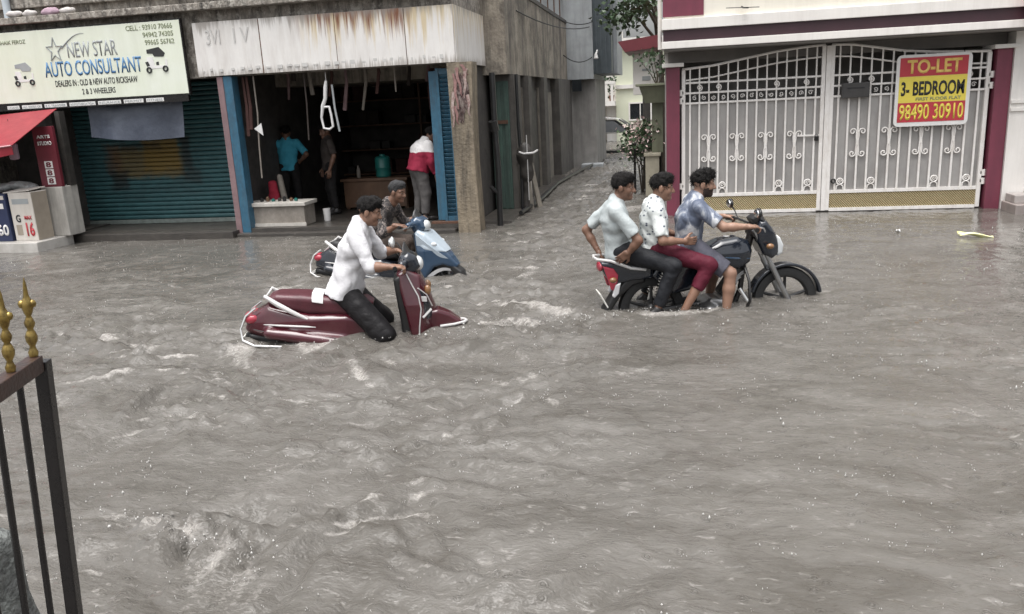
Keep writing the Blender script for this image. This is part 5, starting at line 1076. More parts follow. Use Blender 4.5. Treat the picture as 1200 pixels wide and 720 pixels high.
def scooter(loc, heading, label, C, nose):
    V = vehicle('scooter', loc, heading, label, 'scooter')
    wheel(V, .62, -.08, .225, .09, 5, 'alloy'); wheel(V, -.58, -.08, .225, .10, 5, 'alloy')
    # rear body shell
    b = SDF(); b.prof([(-1.02, .13), (-.97, .24), (-.80, .325), (-.45, .23), (-.12, .21), (.02, .16), (.05, .0), (-.02, -.16), (-.30, -.17), (-.52, -.05), (-.75, .02), (-.90, .06), (-1.0, .09)], lambda x, z: .205-.10*np.clip((-.55-x)/.5, 0, 1)**1.5-.04*np.clip((x+.15)/.2, 0, 1)-.05*np.clip(z-.18, 0, .2)/.2, .055)
    b.cone((-.80, -.20, .10), (-.20, -.235, -.02), .045, .05, k=.05).cone((-.80, .20, .10), (-.20, .235, -.02), .045, .05, k=.05)
    sdf_part('rear_body', b, C.get('rear', C['body']), V, .010)
    for s_ in (-1, 1):     # bright trim along the flank
        mb = MB(); mb.tube([(-.86, s_*.150, .17), (-.70, s_*.212, .165), (-.48, s_*.236, .145), (-.40, s_*.238, .135)], [.004, .009, .009, .003], 6); mb.build('side_trim', C['trim'], V, True)
    for s2 in (-1, 1):     # panel seams
        mb = MB(); mb.tube([(-.93, s2*.158, .135), (-.75, s2*.213, .095), (-.5, s2*.246, .06), (-.2, s2*.262, .03)], .0035, 5); mb.build('panel_seam', 'black_plastic', V, True)
    k_ = SDF(); k_.prof([(-.98, .09), (-.60, .02), (-.45, -.12), (-.60, -.14), (-.86, -.02), (-1.0, .02)], .12, .03); sdf_part('rear_mudguard', k_, 'black_plastic', V, .012)
    # seat
    s_ = SDF(); s_.prof([(-.80, .33), (-.79, .395), (-.72, .415), (-.50, .395), (-.36, .37), (-.15, .345), (.02, .325), (.085, .28), (.06, .20), (-.12, .185), (-.45, .22), (-.76, .30)], lambda x, z: .155-.05*np.clip((x+.1)/.2, 0, 1)-.03*np.clip((-.6-x)/.2, 0, 1), .05)
    seat = sdf_part('seat', s_, C['seat'], V, .009)
    if C.get('patch'):
        mb = MB(); mb.grid(lambda u, v: (-.42+.09*u, -.17+.34*v, .398-.06*(2*v-1)**4-.02*u), 5, 14, (0, 0, .012)); mb.build('seat_patch', 'white_plastic', seat, True, 60)
    # grab rail: flat loop from both flanks round the tail
    mb = MB(); mb.tube([(-.46, -.185, .19), (-.58, -.19, .262), (-.70, -.183, .338), (-.805, -.160, .412), (-.825, -.10, .385), (-.83, 0, .375), (-.825, .10, .385), (-.805, .160, .412), (-.70, .183, .338), (-.58, .19, .262), (-.46, .185, .19)], [.011, .019, .022, .017, .008, .008, .008, .017, .022, .019, .011], 10); mb.build('grab_rail', 'white_rail', V, True)
    # chrome guard round the rear
    for s2 in (-1, 1):
        mb = MB(); mb.tube([(-.90, s2*.12, .31), (-.985, s2*.14, .25), (-1.04, s2*.15, .14), (-1.02, s2*.20, .055), (-.92, s2*.25, .015), (-.65, s2*.268, -.01), (-.38, s2*.272, -.035)], .0095, 8); mb.build('rear_guard', C.get('guard', 'chrome'), V, True)
    mb = MB(); mb.tube([(-1.02, -.17, .03), (-1.055, 0, .03), (-1.02, .17, .03)], .011, 8); mb.build('rear_guard', C.get('guard', 'chrome'), V, True)
    lamp(V, 'tail_light', (-.985, 0, .20), (.045, .10, .055), 'red_lens')
    for s2 in (-1, 1): lamp(V, 'indicator', (-.945, s2*.115, .215), (.06, .035, .04), 'red_lens')
    mb = MB(); mb.box((-1.03, 0, -.02), (.012, .22, .15), Matrix.Rotation(R(-12), 3, 'Y'), .003); mb.build('number_plate', 'number_plate', V)
    mb = MB(); mb.box((-.98, 0, .02), (.10, .14, .12), None, .02); mb.build('plate_holder', 'black_plastic', V)
    # floorboard, engine, silencer (mostly under water)
    f_ = SDF(); f_.prof([(-.02, -.16), (-.02, -.06), (.30, -.10), (.42, -.04), (.46, -.14), (.30, -.17)], .17, .025); sdf_part('floorboard', f_, 'black_plastic', V, .012)
    mb = MB(); mb.tube([(-.25, -.16, -.22), (-.5, -.17, -.20), (-.85, -.18, -.16)], [.03, .055, .05], 12); mb.build('silencer', 'black_plastic', V, True)
    e_ = SDF(); e_.prof([(-.65, -.16), (-.62, -.02), (-.25, -.06), (-.2, -.2), (-.4, -.24)], .11, .03, yc=.02); sdf_part('engine', e_, 'alloy', V, .014)
    nose(V, C)
    # steering: column, fork, handlebar, head cowl
    mb = MB(); mb.tube([(.36, 0, .58), (.42, 0, .35), (.50, 0, .12)], .032, 10)
    for s2 in (-1, 1): mb.tube([(.50, s2*.06, .12), (.62, s2*.065, -.08)], .022, 8)
    mb.build('fork', 'black_plastic', V, True)
    hz = C['bar_z']; hx = C['bar_x']
    h = SDF(); h.prof([(hx-.04, hz-.03), (hx-.02, hz+.05), (hx+.05, hz+.08), (hx+.12, hz+.04), (hx+.15, hz-.05), (hx+.09, hz-.12), (hx, hz-.10)], .115, .045); h.cone((hx, -.22, hz), (hx+.04, 0, hz), .030, .05, k=.04).cone((hx, .22, hz), (hx+.04, 0, hz), .030, .05, k=.04); sdf_part('handlebar_cowl', h, C['cowl'], V, .009)
    mb = MB(); mb.tube([(hx-.05, -.36, hz+.0), (hx-.015, -.22, hz+.0), (hx+.02, 0, hz), (hx-.015, .22, hz), (hx-.05, .36, hz)], .012, 8); mb.build('handlebar', 'chrome', V, True)
    for s2 in (-1, 1):
        mb = MB(); mb.tube([(hx-.052, s2*.375, hz), (hx-.025, s2*.25, hz)], .019, 10); mb.build('grip', 'black_plastic', V, True)
        mb = MB(); mb.tube([(hx+.02, s2*.22, hz-.005), (hx+.03, s2*.30, hz-.01), (hx+.005, s2*.40, hz-.012)], .006, 6); mb.build('brake_lever', 'alloy', V, True)
    lamp(V, 'headlight', (hx+.125, 0, hz-.035), (.05, .088, .065), 'lamp_glass')
    mb = MB(); mb.grid(lambda u, v: (hx+.07-.05*v-.03*abs(u-.5), -.10+.20*u, hz+.06+.10*v*(1-.9*(2*u-1)**2)), 9, 5, (.008, 0, 0)); mb.build('visor', 'black_plastic', V, True, 60)
    for s2 in C.get('mirrors', ()):
        mb = MB(); mb.tube([(hx, s2*.24, hz+.02), (hx-.03, s2*.30, hz+.07), (hx-.06, s2*.33, hz+.10)], .006, 6); mb.build('mirror_stalk', 'black_plastic', V, True)
        c = (hx-.10, s2*.35, hz+.10); ms = SDF(); ms.ell(c, (.022, .085, .055), k=.004); mo = sdf_part('mirror', ms, C.get('mirror_sky_tone', 'black_plastic'), V, .007); g_ = SDF(); g_.ell((c[0]-.022, c[1], c[2]), (.012, .066, .044), k=.004); sdf_part('mirror_glass', g_, 'mirror', mo, .006)
    return V

def nose_maroon(V, C):
    a = SDF(); a.prof([(.30, .52), (.38, .56), (.50, .50), (.565, .36), (.615, .20), (.625, .04), (.57, -.14), (.40, -.15), (.385, .0), (.355, .2), (.32, .38)], lambda x, z: .205-.075*np.clip((z-.25)/.3, 0, 1)-.03*np.clip((.0-z)/.15, 0, 1)-1.3*np.clip(x-.49, 0, .2), .035)
    sdf_part('front_apron', a, C['body'], V, .009)
    d_ = SDF(); d_.prof([(.455, .42), (.53, .36), (.585, .24), (.60, .12), (.53, .08), (.50, .16), (.495, .28)], lambda x, z: .209-.075*np.clip((z-.25)/.3, 0, 1)-.03*np.clip((.0-z)/.15, 0, 1)-1.3*np.clip(x-.49, 0, .2), .03); sdf_part('apron_inset', d_, 'black_gloss', V, .009)
    i_ = SDF(); i_.prof([(.27, .48), (.28, .36), (.305, .1), (.31, -.14), (.41, -.14), (.40, .1), (.37, .38), (.33, .51)], .15, .03); sdf_part('inner_panel', i_, 'black_plastic', V, .01)
    f_ = SDF(); f_.prof([(.44, .12), (.52, .165), (.63, .175), (.73, .13), (.82, .06), (.865, -.01), (.84, -.05), (.72, -.05), (.56, -.10), (.44, -.08)], lambda x, z: .098-.045*np.clip((x-.62)/.25, 0, 1), .03); sdf_part('front_fender', f_, C['body'], V, .009)
    mb = MB()
    for s2 in (-1, 1): mb.tube([(.64, s2*.11, .03), (.76, s2*.095, .035), (.855, s2*.05, .04), (.875, 0, .04)], .012, 8)
    mb.build('fender_guard', 'white_rail', V, True)
    for s2 in (-1, 1):    # white outline strips and badge of the apron
        mb = MB(); mb.tube([(.385, s2*.138, .52), (.43, s2*.165, .42), (.475, s2*.195, .33), (.49, s2*.205, .22), (.465, s2*.212, .06), (.455, s2*.208, -.06)], .0055, 6); mb.build('apron_trim', 'white_rail', V, True)
        mb = MB(); mb.tube([(.475, s2*.185, .40), (.545, s2*.15, .33), (.585, s2*.12, .22)], .005, 6); mb.tube([(.50, s2*.20, .14), (.575, s2*.150, .20)], .011, 6); mb.build('apron_trim', 'white_rail', V, True)
        mb = MB(); mb.box((.512, s2*.178, .30), (.07, .012, .045), Matrix.Rotation(R(-25*s2*-1), 3, 'Z'), .004); mb.build('badge', 'white_rail', V)
        lamp(V, 'indicator', (.555, s2*.105, .36), (.03, .03, .045), 'amber_lens')
def nose_blue(V, C):
    a = SDF(); a.prof([(.28, .50), (.33, .53), (.42, .49), (.56, .35), (.68, .22), (.76, .12), (.74, .07), (.60, .13), (.50, .11), (.42, .0), (.38, -.12), (.34, -.12), (.34, .2), (.30, .38)], lambda x, z: .21-.06*np.clip((z-.3)/.25, 0, 1)-.45*np.clip(x-.42, 0, .5), .03); sdf_part('front_apron', a, C['body'], V, .009)
    for s2 in (-1, 1):
        mb = MB(); mb.grid(lambda u, v: (.33+.40*u, s2*(.196-.155*u*u+.012-.02*v), .50-.36*u-.19*v*(1-.7*u)), 14, 5, (0, -s2*.02, 0)); mb.build('apron_panel', 'pale_blue_sheen', V, True, 60)
        mb = MB(); mb.grid(lambda u, v: (.37+.36*u+.02*v, s2*(.205-.15*u-.02*v), -.05+.19*math.sin(u*2.2)*(1-.35*u)-.035*v), 14, 3, (0, -s2*.02, 0)); mb.build('apron_lip', 'white_gloss', V, True, 60)
        lamp(V, 'indicator', (.50, s2*.135, .37), (.05, .03, .028), 'lamp_glass')
    u_ = SDF(); u_.prof([(.29, .50), (.33, .535), (.42, .495), (.56, .365), (.64, .275), (.55, .27), (.42, .31), (.33, .37)], lambda x, z: .214-.06*np.clip((z-.3)/.25, 0, 1)-.45*np.clip(x-.42, 0, .5), .03); sdf_part('upper_apron_sheen', u_, 'pale_blue_sheen', V, .009)  # paler shell puts reflected light into the colour of the apron's top half
    i_ = SDF(); i_.prof([(.265, .49), (.29, .36), (.32, .1), (.33, -.12), (.35, -.12), (.34, .1), (.31, .38), (.29, .5)], .17, .01); sdf_part('inner_panel', i_, 'dark_goods', V, .01)
    f_ = SDF(); f_.prof([(.44, .08), (.55, .16), (.66, .155), (.80, .05), (.84, -.06), (.78, -.06), (.66, .07), (.52, .05)], .08, .02); sdf_part('front_fender', f_, 'black_plastic', V, .009)
    mb = MB(); mb.prism([(.30, .48), (.36, .46), (.37, .30), (.32, .34)], -.05, .05); mb.build('luggage_hook', 'black_plastic', V)

SC1 = scooter((-2.6, 6.55), (1.6, .45), 'maroon scooter with chrome guards under the man in the white shirt', dict(body='maroon_gloss', seat='seat_maroon', trim='white_rail', cowl='black_gloss', bar_x=.36, bar_z=.615, patch=True, mirrors=(1,), mirror_sky_tone='lamp_glass'), nose_maroon)  # pale mirror shell: sky reflection put in as colour
SC2 = scooter((-3.1, 8.95), (1.4, -.1), 'blue and white scooter ridden behind the maroon one', dict(body='blue_gloss', rear='black_gloss', seat='seat_black', trim='white_rail', cowl='blue_gloss', bar_x=.26, bar_z=.60, guard='white_rail'), nose_blue)

# ---- motorcycle
MO = vehicle('motorcycle', (.3, 7.55), (1.4, .38), 'black commuter motorcycle carrying three riders, wheels half under water', 'motorcycle')
wheel(MO, .78, -.02, .305, .085, 5, 'black_plastic'); wheel(MO, -.48, -.02, .305, .10, 5, 'black_plastic')
for s2 in (-1, 1):
    mb = MB(); mb.tube([(.445, s2*.085, .66), (.60, s2*.085, .36)], .019, 10); mb.tube([(.60, s2*.085, .36), (.79, s2*.085, -.02)], .025, 10); mb.build('fork_leg', 'alloy', MO, True)
    mb = MB(); mb.tube([(-.40, s2*.13, .34), (-.47, s2*.135, .02)], .013, 8)
    mb.tube([Vector((-.40, s2*.13, .33)).lerp(Vector((-.45, s2*.134, .10)), i/60)+Vector((.03*math.cos(i*.9), .03*math.sin(i*.9), 0)) for i in range(61)], .006, 5); mb.build('shock_absorber', 'chrome', MO, True)
    mb = MB(); mb.tube([(-.05, s2*.10, .02), (-.48, s2*.11, -.02)], .022, 8); mb.build('swing_arm', 'black_plastic', MO, True)
    mb = MB(); mb.tube([(.05, s2*.08, -.14), (.06, s2*.28, -.14)], .016, 8); mb.tube([(-.28, s2*.10, -.02), (-.27, s2*.27, .0)], .014, 8); mb.build('footpeg', 'black_plastic', MO, True)
    mb = MB(); mb.tube([(.36, s2*.05, .38), (.37, s2*.20, .22), (.36, s2*.26, .05), (.30, s2*.20, -.12), (.26, s2*.06, -.18)], .014, 8); mb.build('crash_guard', 'black_iron', MO, True)
    mb = MB(); mb.tube([(.36, s2*.39, .705), (.385, s2*.27, .72)], .020, 10); mb.build('grip', 'black_plastic', MO, True)
    mb = MB(); mb.tube([(.41, s2*.27, .715), (.45, s2*.31, .705), (.42, s2*.42, .695)], .007, 6); mb.build('brake_lever', 'alloy', MO, True)
    mb = MB(); mb.tube([(.41, s2*.24, .73), (.40, s2*.29, .79), (.385, s2*.33, .83)], .006, 6); mb.build('mirror_stalk', 'black_plastic', MO, True)
    ms = SDF(); ms.ell((.38, s2*.36, .85), (.025, .065, .045), k=.004); mo = sdf_part('mirror', ms, 'black_plastic', MO, .007); g_ = SDF(); g_.ell((.362, s2*.36, .85), (.011, .057, .038), k=.004); sdf_part('mirror_glass', g_, 'mirror', mo, .006)
    lamp(MO, 'indicator', (.56, s2*.19, .52), (.035, .028, .026), 'amber_lens'); lamp(MO, 'indicator', (-.86, s2*.16, .30), (.035, .028, .026), 'amber_lens')
    mb = MB(); mb.tube([(.54, s2*.08, .52), (.555, s2*.17, .52)], .009, 6); mb.tube([(-.84, s2*.06, .31), (-.855, s2*.14, .30)], .009, 6); mb.build('indicator_stalk', 'black_plastic', MO, True)
mb = MB(); mb.tube([(.37, -.38, .705), (.40, -.22, .725), (.455, -.08, .70), (.455, .08, .70), (.40, .22, .725), (.37, .38, .705)], .012, 8); mb.build('handlebar', 'black_plastic', MO, True)
mb = MB(); mb.tube([(.46, -.1, .62), (.46, .1, .62)], .03, 8); mb.tube([(.46, 0, .66), (.40, 0, .40)], .035, 10); mb.tube([(.40, 0, .42), (.36, 0, .1), (.26, 0, -.15)], .026, 8); mb.tube([(.40, 0, .42), (-.05, 0, .36), (-.6, 0, .36)], .026, 8); mb.tube([(-.05, 0, .36), (-.08, 0, -.12), (.26, 0, -.18)], .026, 8); mb.build('frame', 'black_iron', MO, True)
c_ = SDF(); c_.prof([(.46, .66), (.50, .735), (.56, .74), (.655, .62), (.715, .50), (.70, .42), (.62, .385), (.53, .43), (.48, .54)], lambda x, z: .125-.55*np.clip(x-.60, 0, .2)-.08*np.clip(z-.62, 0, .2), .04); sdf_part('headlamp_cowl', c_, 'black_gloss', MO, .008)
l_ = SDF(); l_.prof([(.665, .60), (.70, .575), (.735, .50), (.725, .425), (.68, .40), (.65, .50)], .082, .022); sdf_part('headlight', l_, 'lamp_glass', MO, .006)
mb = MB(); mb.grid(lambda u, v: (.55+.03*(1-(2*u-1)**2)-.05*v, -.10+.20*u, .72+.085*v*(1-.6*(2*u-1)**2)), 9, 5, (.006, 0, 0)); mb.build('visor', 'black_plastic', MO, True, 60)
mb = MB(); mb.box((.47, 0, .75), (.07, .15, .06), Matrix.Rotation(R(-35), 3, 'Y'), .015); mb.build('instrument_pod', 'black_plastic', MO)
t_ = SDF(); t_.prof([(.44, .47), (.41, .565), (.30, .605), (.14, .585), (.02, .53), (-.05, .46), (-.03, .39), (.10, .345), (.30, .315), (.42, .37)], lambda x, z: .155-.06*np.clip((z-.47)/.14, 0, 1)-.07*np.clip((.05-x)/.15, 0, 1)-.05*np.clip((x-.33)/.12, 0, 1), .05); tank = sdf_part('fuel_tank', t_, 'black_gloss', MO, .009)
for s2 in (-1, 1):
    mb = MB(); mb.tube([(.40, s2*.130, .41), (.25, s2*.158, .425), (.08, s2*.142, .445)], [.003, .010, .004], 6); mb.build('tank_stripe', 'blue_gloss', tank, True)
mb = MB(); mb.lathe([(.035, 0), (.035, .008), (.025, .014)], (.22, 0, .598), n=16); mb.build('fuel_cap', 'chrome', tank, True)
s_ = SDF(); s_.prof([(.03, .50), (-.10, .475), (-.50, .475), (-.78, .505), (-.87, .50), (-.86, .44), (-.6, .39), (-.1, .38), (.03, .42)], lambda x, z: .135-.05*np.clip((x+.1)/.15, 0, 1)-.02*np.clip((-.6-x)/.25, 0, 1), .04); sdf_part('seat', s_, 'seat_black', MO, .009)
p_ = SDF(); p_.prof([(-.04, .39), (-.45, .40), (-.50, .30), (-.30, .12), (-.06, .16)], .125, .035); sdf_part('side_panel', p_, 'black_gloss', MO, .010)
r_ = SDF(); r_.prof([(-.48, .40), (-.80, .44), (-.95, .45), (-.955, .40), (-.90, .30), (-.80, .24), (-.66, .27), (-.48, .28)], lambda x, z: .115-.12*np.clip(-.60-x, 0, .4), .025); sdf_part('tail_cowl', r_, 'black_gloss', MO, .009)
for s2 in (-1, 1):
    q = SDF(); q.prof([(-.94, .42), (-.84, .39), (-.80, .33), (-.81, .26), (-.85, .19), (-.87, .20), (-.90, .30)], .012, .010, yc=s2*.098); sdf_part('tail_panel', q, 'red_lens', MO, .006)
    q = SDF(); q.prof([(-.83, .24), (-.78, .26), (-.80, .16), (-.84, .12), (-.86, .14)], .016, .008, yc=s2*.098); sdf_part('tail_trim', q, 'white_gloss', MO, .006)
lamp(MO, 'tail_light', (-.95, 0, .40), (.03, .085, .045), 'red_lens')
mb = MB(); mb.tube([(-.56, -.15, .375), (-.70, -.165, .40), (-.88, -.155, .475), (-.99, -.10, .485), (-1.0, 0, .485), (-.99, .10, .485), (-.88, .155, .475), (-.70, .165, .40), (-.56, .15, .375)], .013, 8); mb.build('grab_rail', 'white_rail', MO, True)
ff = SDF(); ff.prof(arc_pts(.78, -.02, .345, 8, 165, 22)+arc_pts(.78, -.02, .315, 165, 8, 22), .062, .012); sdf_part('front_fender', ff, 'black_gloss', MO, .0075)
rf_ = SDF(); rf_.prof([(-.55, .30), (-.72, .29), (-.86, .12), (-.96, -.04), (-1.0, -.12), (-.95, -.14), (-.88, -.03), (-.78, .12), (-.66, .22), (-.55, .24)], .085, .02); sdf_part('rear_fender', rf_, 'black_plastic', MO, .009)
mb = MB(); mb.box((-.935, 0, .10), (.012, .21, .15), Matrix.Rotation(R(-28), 3, 'Y'), .003); mb.build('number_plate', 'number_plate', MO)
e_ = SDF(); e_.prof([(-.08, -.20), (-.08, -.02), (.05, .06), (.22, .04), (.30, -.06), (.28, -.18), (.15, -.22)], .13, .04); e_.cone((.02, -.13, -.08), (.02, .13, -.08), .10, .10, k=.03).cone((.2, -.12, -.1), (.2, .12, -.1), .075, .075, k=.03); eng = sdf_part('engine', e_, 'alloy', MO, .010)
for k in range(7):
    c = Vector((.17+.025*k, 0, .05+.036*k)); mb = MB(); mb.box(c, (.15, .20, .012), Matrix.Rotation(R(-35), 3, 'Y'), .004); mb.build('fin', 'alloy', eng)
mb = MB(); mb.box((.24, 0, .16), (.10, .14, .24), Matrix.Rotation(R(35), 3, 'Y'), .02); mb.build('cylinder', 'black_plastic', eng)
mb = MB(); mb.tube([(.33, -.06, .12), (.40, -.10, .0), (.34, -.13, -.16), (.0, -.15, -.2), (-.3, -.17, -.18), (-.85, -.19, -.10)], [.02, .02, .02, .03, .05, .05], 12); mb.build('exhaust', 'chrome', MO, True)
mb = MB(); mb.tube([(-.1, .12, -.05), (-.48, .12, -.02)], .04, 8); mb.build('chain_case', 'black_plastic', MO, True)

# ================================================================ PEOPLE
def ramp_mat(name, stops, tex='noise', scale=6, rough=.8, coord='Object', axis=None, mscale=(1, 1, 1), const=False, dist=0.0):
    m = bpy.data.materials.new(name); m.use_nodes = True; t = m.node_tree; b = t.nodes['Principled BSDF']; b.inputs['Roughness'].default_value = rough; b.inputs['Specular IOR Level'].default_value = .3
    tc = t.nodes.new('ShaderNodeTexCoord'); mp = t.nodes.new('ShaderNodeMapping'); mp.inputs['Scale'].default_value = mscale; lk(t, tc.outputs[coord], mp.inputs['Vector'])
    r = t.nodes.new('ShaderNodeValToRGB'); r.color_ramp.interpolation = 'CONSTANT' if const else 'LINEAR'
    els = r.color_ramp.elements
    while len(els) < len(stops): els.new(.5)
    for e, (p, c) in zip(els, stops): e.position = p; e.color = (*c, 1)
    if tex == 'noise':
        n = t.nodes.new('ShaderNodeTexNoise'); n.inputs['Scale'].default_value = scale; n.inputs['Detail'].default_value = 4; n.inputs['Distortion'].default_value = dist; lk(t, mp.outputs[0], n.inputs['Vector']); lk(t, n.outputs['Fac'], r.inputs['Fac'])
    elif tex == 'voronoi':
        n = t.nodes.new('ShaderNodeTexVoronoi'); n.inputs['Scale'].default_value = scale; lk(t, mp.outputs[0], n.inputs['Vector']); lk(t, n.outputs['Distance'], r.inputs['Fac'])
    else:
        sp = t.nodes.new('ShaderNodeSeparateXYZ'); lk(t, mp.outputs[0], sp.inputs[0]); n = t.nodes.new('ShaderNodeTexNoise'); n.inputs['Scale'].default_value = 5; lk(t, tc.outputs[coord], n.inputs['Vector'])
        ma = t.nodes.new('ShaderNodeMath'); ma.operation = 'MULTIPLY_ADD'; ma.inputs[1].default_value = .08; lk(t, n.outputs['Fac'], ma.inputs[0]); lk(t, sp.outputs['Z'], ma.inputs[2]); lk(t, ma.outputs[0], r.inputs['Fac'])
    lk(t, r.outputs[0], b.inputs['Base Color'])
    nb = t.nodes.new('ShaderNodeTexNoise'); nb.inputs['Scale'].default_value = 50; lk(t, tc.outputs['Object'], nb.inputs['Vector']); bp = t.nodes.new('ShaderNodeBump'); bp.inputs['Strength'].default_value = .25; bp.inputs['Distance'].default_value = .02; lk(t, nb.outputs['Fac'], bp.inputs['Height']); lk(t, bp.outputs[0], b.inputs['Normal'])
    return m
M['stubble'] = mat('short_beard', (.055, .032, .024), (.03, .019, .015), .7, 90)
M['tee_print'] = ramp_mat('white_tee_dark_marks', [(0, (.05, .06, .09)), (.20, (.08, .09, .13)), (.27, (.58, .61, .60)), (1, (.66, .68, .66))], 'voronoi', 19, mscale=(1, .8, 1.5))
M['tie_dye'] = ramp_mat('blue_grey_tie_dye_tee', [(.0, (.065, .078, .115)), (.46, (.10, .118, .165)), (.56, (.21, .235, .29)), (.63, (.50, .51, .53)), (1, (.33, .36, .41))], 'noise', 7, mscale=(1, 1, .55), dist=1.2)
M['camo'] = ramp_mat('dark_camouflage_shirt', [(0, (.05, .045, .045)), (.45, (.13, .11, .10)), (.5, (.035, .032, .032)), (.58, (.20, .17, .155)), (.64, (.07, .06, .06))], 'noise', 13, const=True)
M['red_white'] = ramp_mat('red_and_white_jacket', [(0, (.25, .018, .045)), (.995, (.25, .018, .045)), (1.0, (.70, .68, .67))], 'z', mscale=(.9, .9, .9), const=False)

def nrm(v): v = np.array(v, float); return v/np.linalg.norm(v)
def person(label, loc, rz, J, L, vox=.009, base=GZ, zoff=None):
    P = vempty('person', (loc[0], loc[1], base), rz, label, 'person'); OFF[P] = Vector((0, 0, base if zoff is None else zoff))
    A = {k: (np.array(v, float) if not isinstance(v, list) else [np.array(q, float) for q in v]) for k, v in J.items() if k not in ('curl',)}
    lat = nrm(A['sh'][0]-A['sh'][1]); up = nrm(A['nek']-A['pel']); w0 = L.get('w', 1.0)
    # --- body: one surface
    B = SDF(); pel, che, nek, hc = A['pel'], A['che'], A['nek'], A['hed']; wai = pel*.45+che*.55
    B.econe(pel, wai, .135*w0, .095*w0, .125*w0, .090*w0, lat).econe(wai, che, .125*w0, .09*w0, .150*w0, .10*w0, lat).econe(che, nek, .145*w0, .095*w0, .065, .06, lat, k=.04)
    B.cone(A['sh'][0]*.9+A['sh'][1]*.1, A['sh'][1]*.9+A['sh'][0]*.1, .05, .05, k=.05)
    f = nrm(A['hf']); u = nrm(np.array(J.get('hu', (0, 0, 1)), float)-f*np.dot(np.array(J.get('hu', (0, 0, 1)), float), f)); l = np.cross(u, f); Rm = np.array([f, l, u])
    def H(a, b, c): return hc+f*a+l*b+u*c
    B.cone(nek-up*.02, H(-.02, 0, -.07), .058, .052, k=.03)
    for i in (0, 1):
        sh, el, wr = A['sh'][i], A['el'][i], A['wr'][i]
        B.cone(sh, el, .047*w0, .038*w0, k=.03).cone(el, el*.6+wr*.4, .039*w0, .037*w0, k=.02).cone(el*.6+wr*.4, wr, .037*w0, .025, k=.02)
        hp, kn, an = A['hp'][i], A['kn'][i], A['an'][i]; mid = kn*.65+an*.35; kd = nrm(an-kn)
        B.cone(hp, kn, .080*w0, .052*w0, k=.04).cone(kn, mid, .050*w0, .054*w0, k=.02).cone(mid, an, .054*w0, .033, k=.02)
        ft = nrm(A['ft'][i]); B.cone(an-ft*.03-np.array([0, 0, .045]), an+ft*.12-np.array([0, 0, .05]), .034, .030, k=.03).cone(an+ft*.10-np.array([0, 0, .05]), an+ft*.16-np.array([0, 0, .055]), .034, .022, k=.02)
    meshes = [B.mesh(vox)]
    # --- head (finer)
    Hd = SDF()
    Hd.cone(H(-.035, 0, -.13), H(-.02, 0, -.05), .053, .052, k=.02)
    Hd.ell(H(-.012, 0, .035), (.094, .073, .084), Rm, k=.02).ell(H(.028, 0, -.03), (.062, .057, .085), Rm, k=.03).cone(H(.02, 0, -.065), H(.058, 0, -.088), .046, .026, k=.025)
    Hd.cone(H(.084, 0, .008), H(.106, 0, -.030), .009, .0135, k=.012).cone(H(.094, -.013, -.034), H(.094, .013, -.034), .009, .009, k=.008)
    Hd.cone(H(.083, -.016, -.056), H(.083, .016, -.056), .0085, .0085, k=.006).cone(H(.081, -.014, -.066), H(.081, .014, -.066), .009, .009, k=.006).ell(H(.072, 0, -.092), (.02, .022, .018), Rm, k=.02)
    for s2 in (-1, 1):
        Hd.ell(H(.055, s2*.036, -.03), (.030, .026, .03), Rm, k=.02).cone(H(.080, s2*.012, .022), H(.066, s2*.046, .020), .011, .011, k=.012).ell(H(-.005, s2*.076, -.012), (.022, .010, .031), Rm, k=.008)
        Hd.ell(H(.095, s2*.032, .004), (.011, .012, .0075), Rm, k=.012, op='s').ell(H(.074, s2*.032, .003), (.0135, .0135, .0135), Rm, k=.002)
    meshes.append(Hd.mesh(.0055 if vox < .011 else .008))
    # --- hands (finer): palm, four fingers, thumb from the side of the palm
    for i in (0, 1):
        wr = A['wr'][i]; d = nrm(A['hd'][i]); pn = A['pn'][i]; pn = nrm(pn-d*np.dot(pn, d)); s3 = np.cross(d, pn)*(1 if i == 0 else -1)*(-1); curl = J.get('curl', [1.0, 1.0])[i]
        # s3 points to the thumb side
        Hn = SDF(); Hn.cone(wr-d*.03, wr+d*.01, .026, .025, k=.02); Hn.box(wr+d*.05, (.042, .037, .0135), .012, np.array([d, s3, pn]), k=.02)
        for q, (o_, ln) in enumerate(((.030, .070), (.010, .080), (-.010, .074), (-.029, .058))):
            p = wr+d*.086+s3*o_; ang = 0.0
            for sgm, fr in enumerate((.42, .32, .26)):
                ang += curl*(.55, .85, .6)[sgm]; dd = d*math.cos(ang)+pn*math.sin(ang); p2 = p+dd*ln*fr; Hn.cone(p, p2, .0088-.0009*sgm, .0080-.0009*sgm, k=.004); p = p2
        p = wr+d*.028+s3*.030; dd = nrm(s3*.75+d*.65+pn*.25); p2 = p+dd*.038; Hn.cone(p, p2, .0135, .011, k=.012); dd = nrm(s3*.25+d*.8+pn*.6*curl); Hn.cone(p2, p2+dd*.034, .0105, .0085, k=.005)
        meshes.append(Hn.mesh(.0042 if vox < .011 else .006))
    off = np.array(OFF[P]); vs = []; fs = []; n0 = 0
    for v, fc in meshes: vs.append(v); fs.append(fc+n0); n0 += len(v)
    v = np.concatenate(vs); fc = np.concatenate(fs); cen = v[fc].mean(1); q = (cen-hc)@Rm.T; a, b, c = np.abs(q[:, 1]), q[:, 0], q[:, 2]
    mi = np.zeros(len(fc), int); face = b > .05
    mi[face & (((a-.032)/.013)**2+((c-.003)/.0045)**2 < 1)] = 1; mi[face & (((a-.032)/.007)**2+((c-.003)/.0055)**2 < 1)] = 2
    mi[face & (((a-.030)/.017)**2+((c-.026)/.004)**2 < 1)] = 3
    lips = (b > .065) & ((a/.024)**2+((c+.061)/.012)**2 < 1)
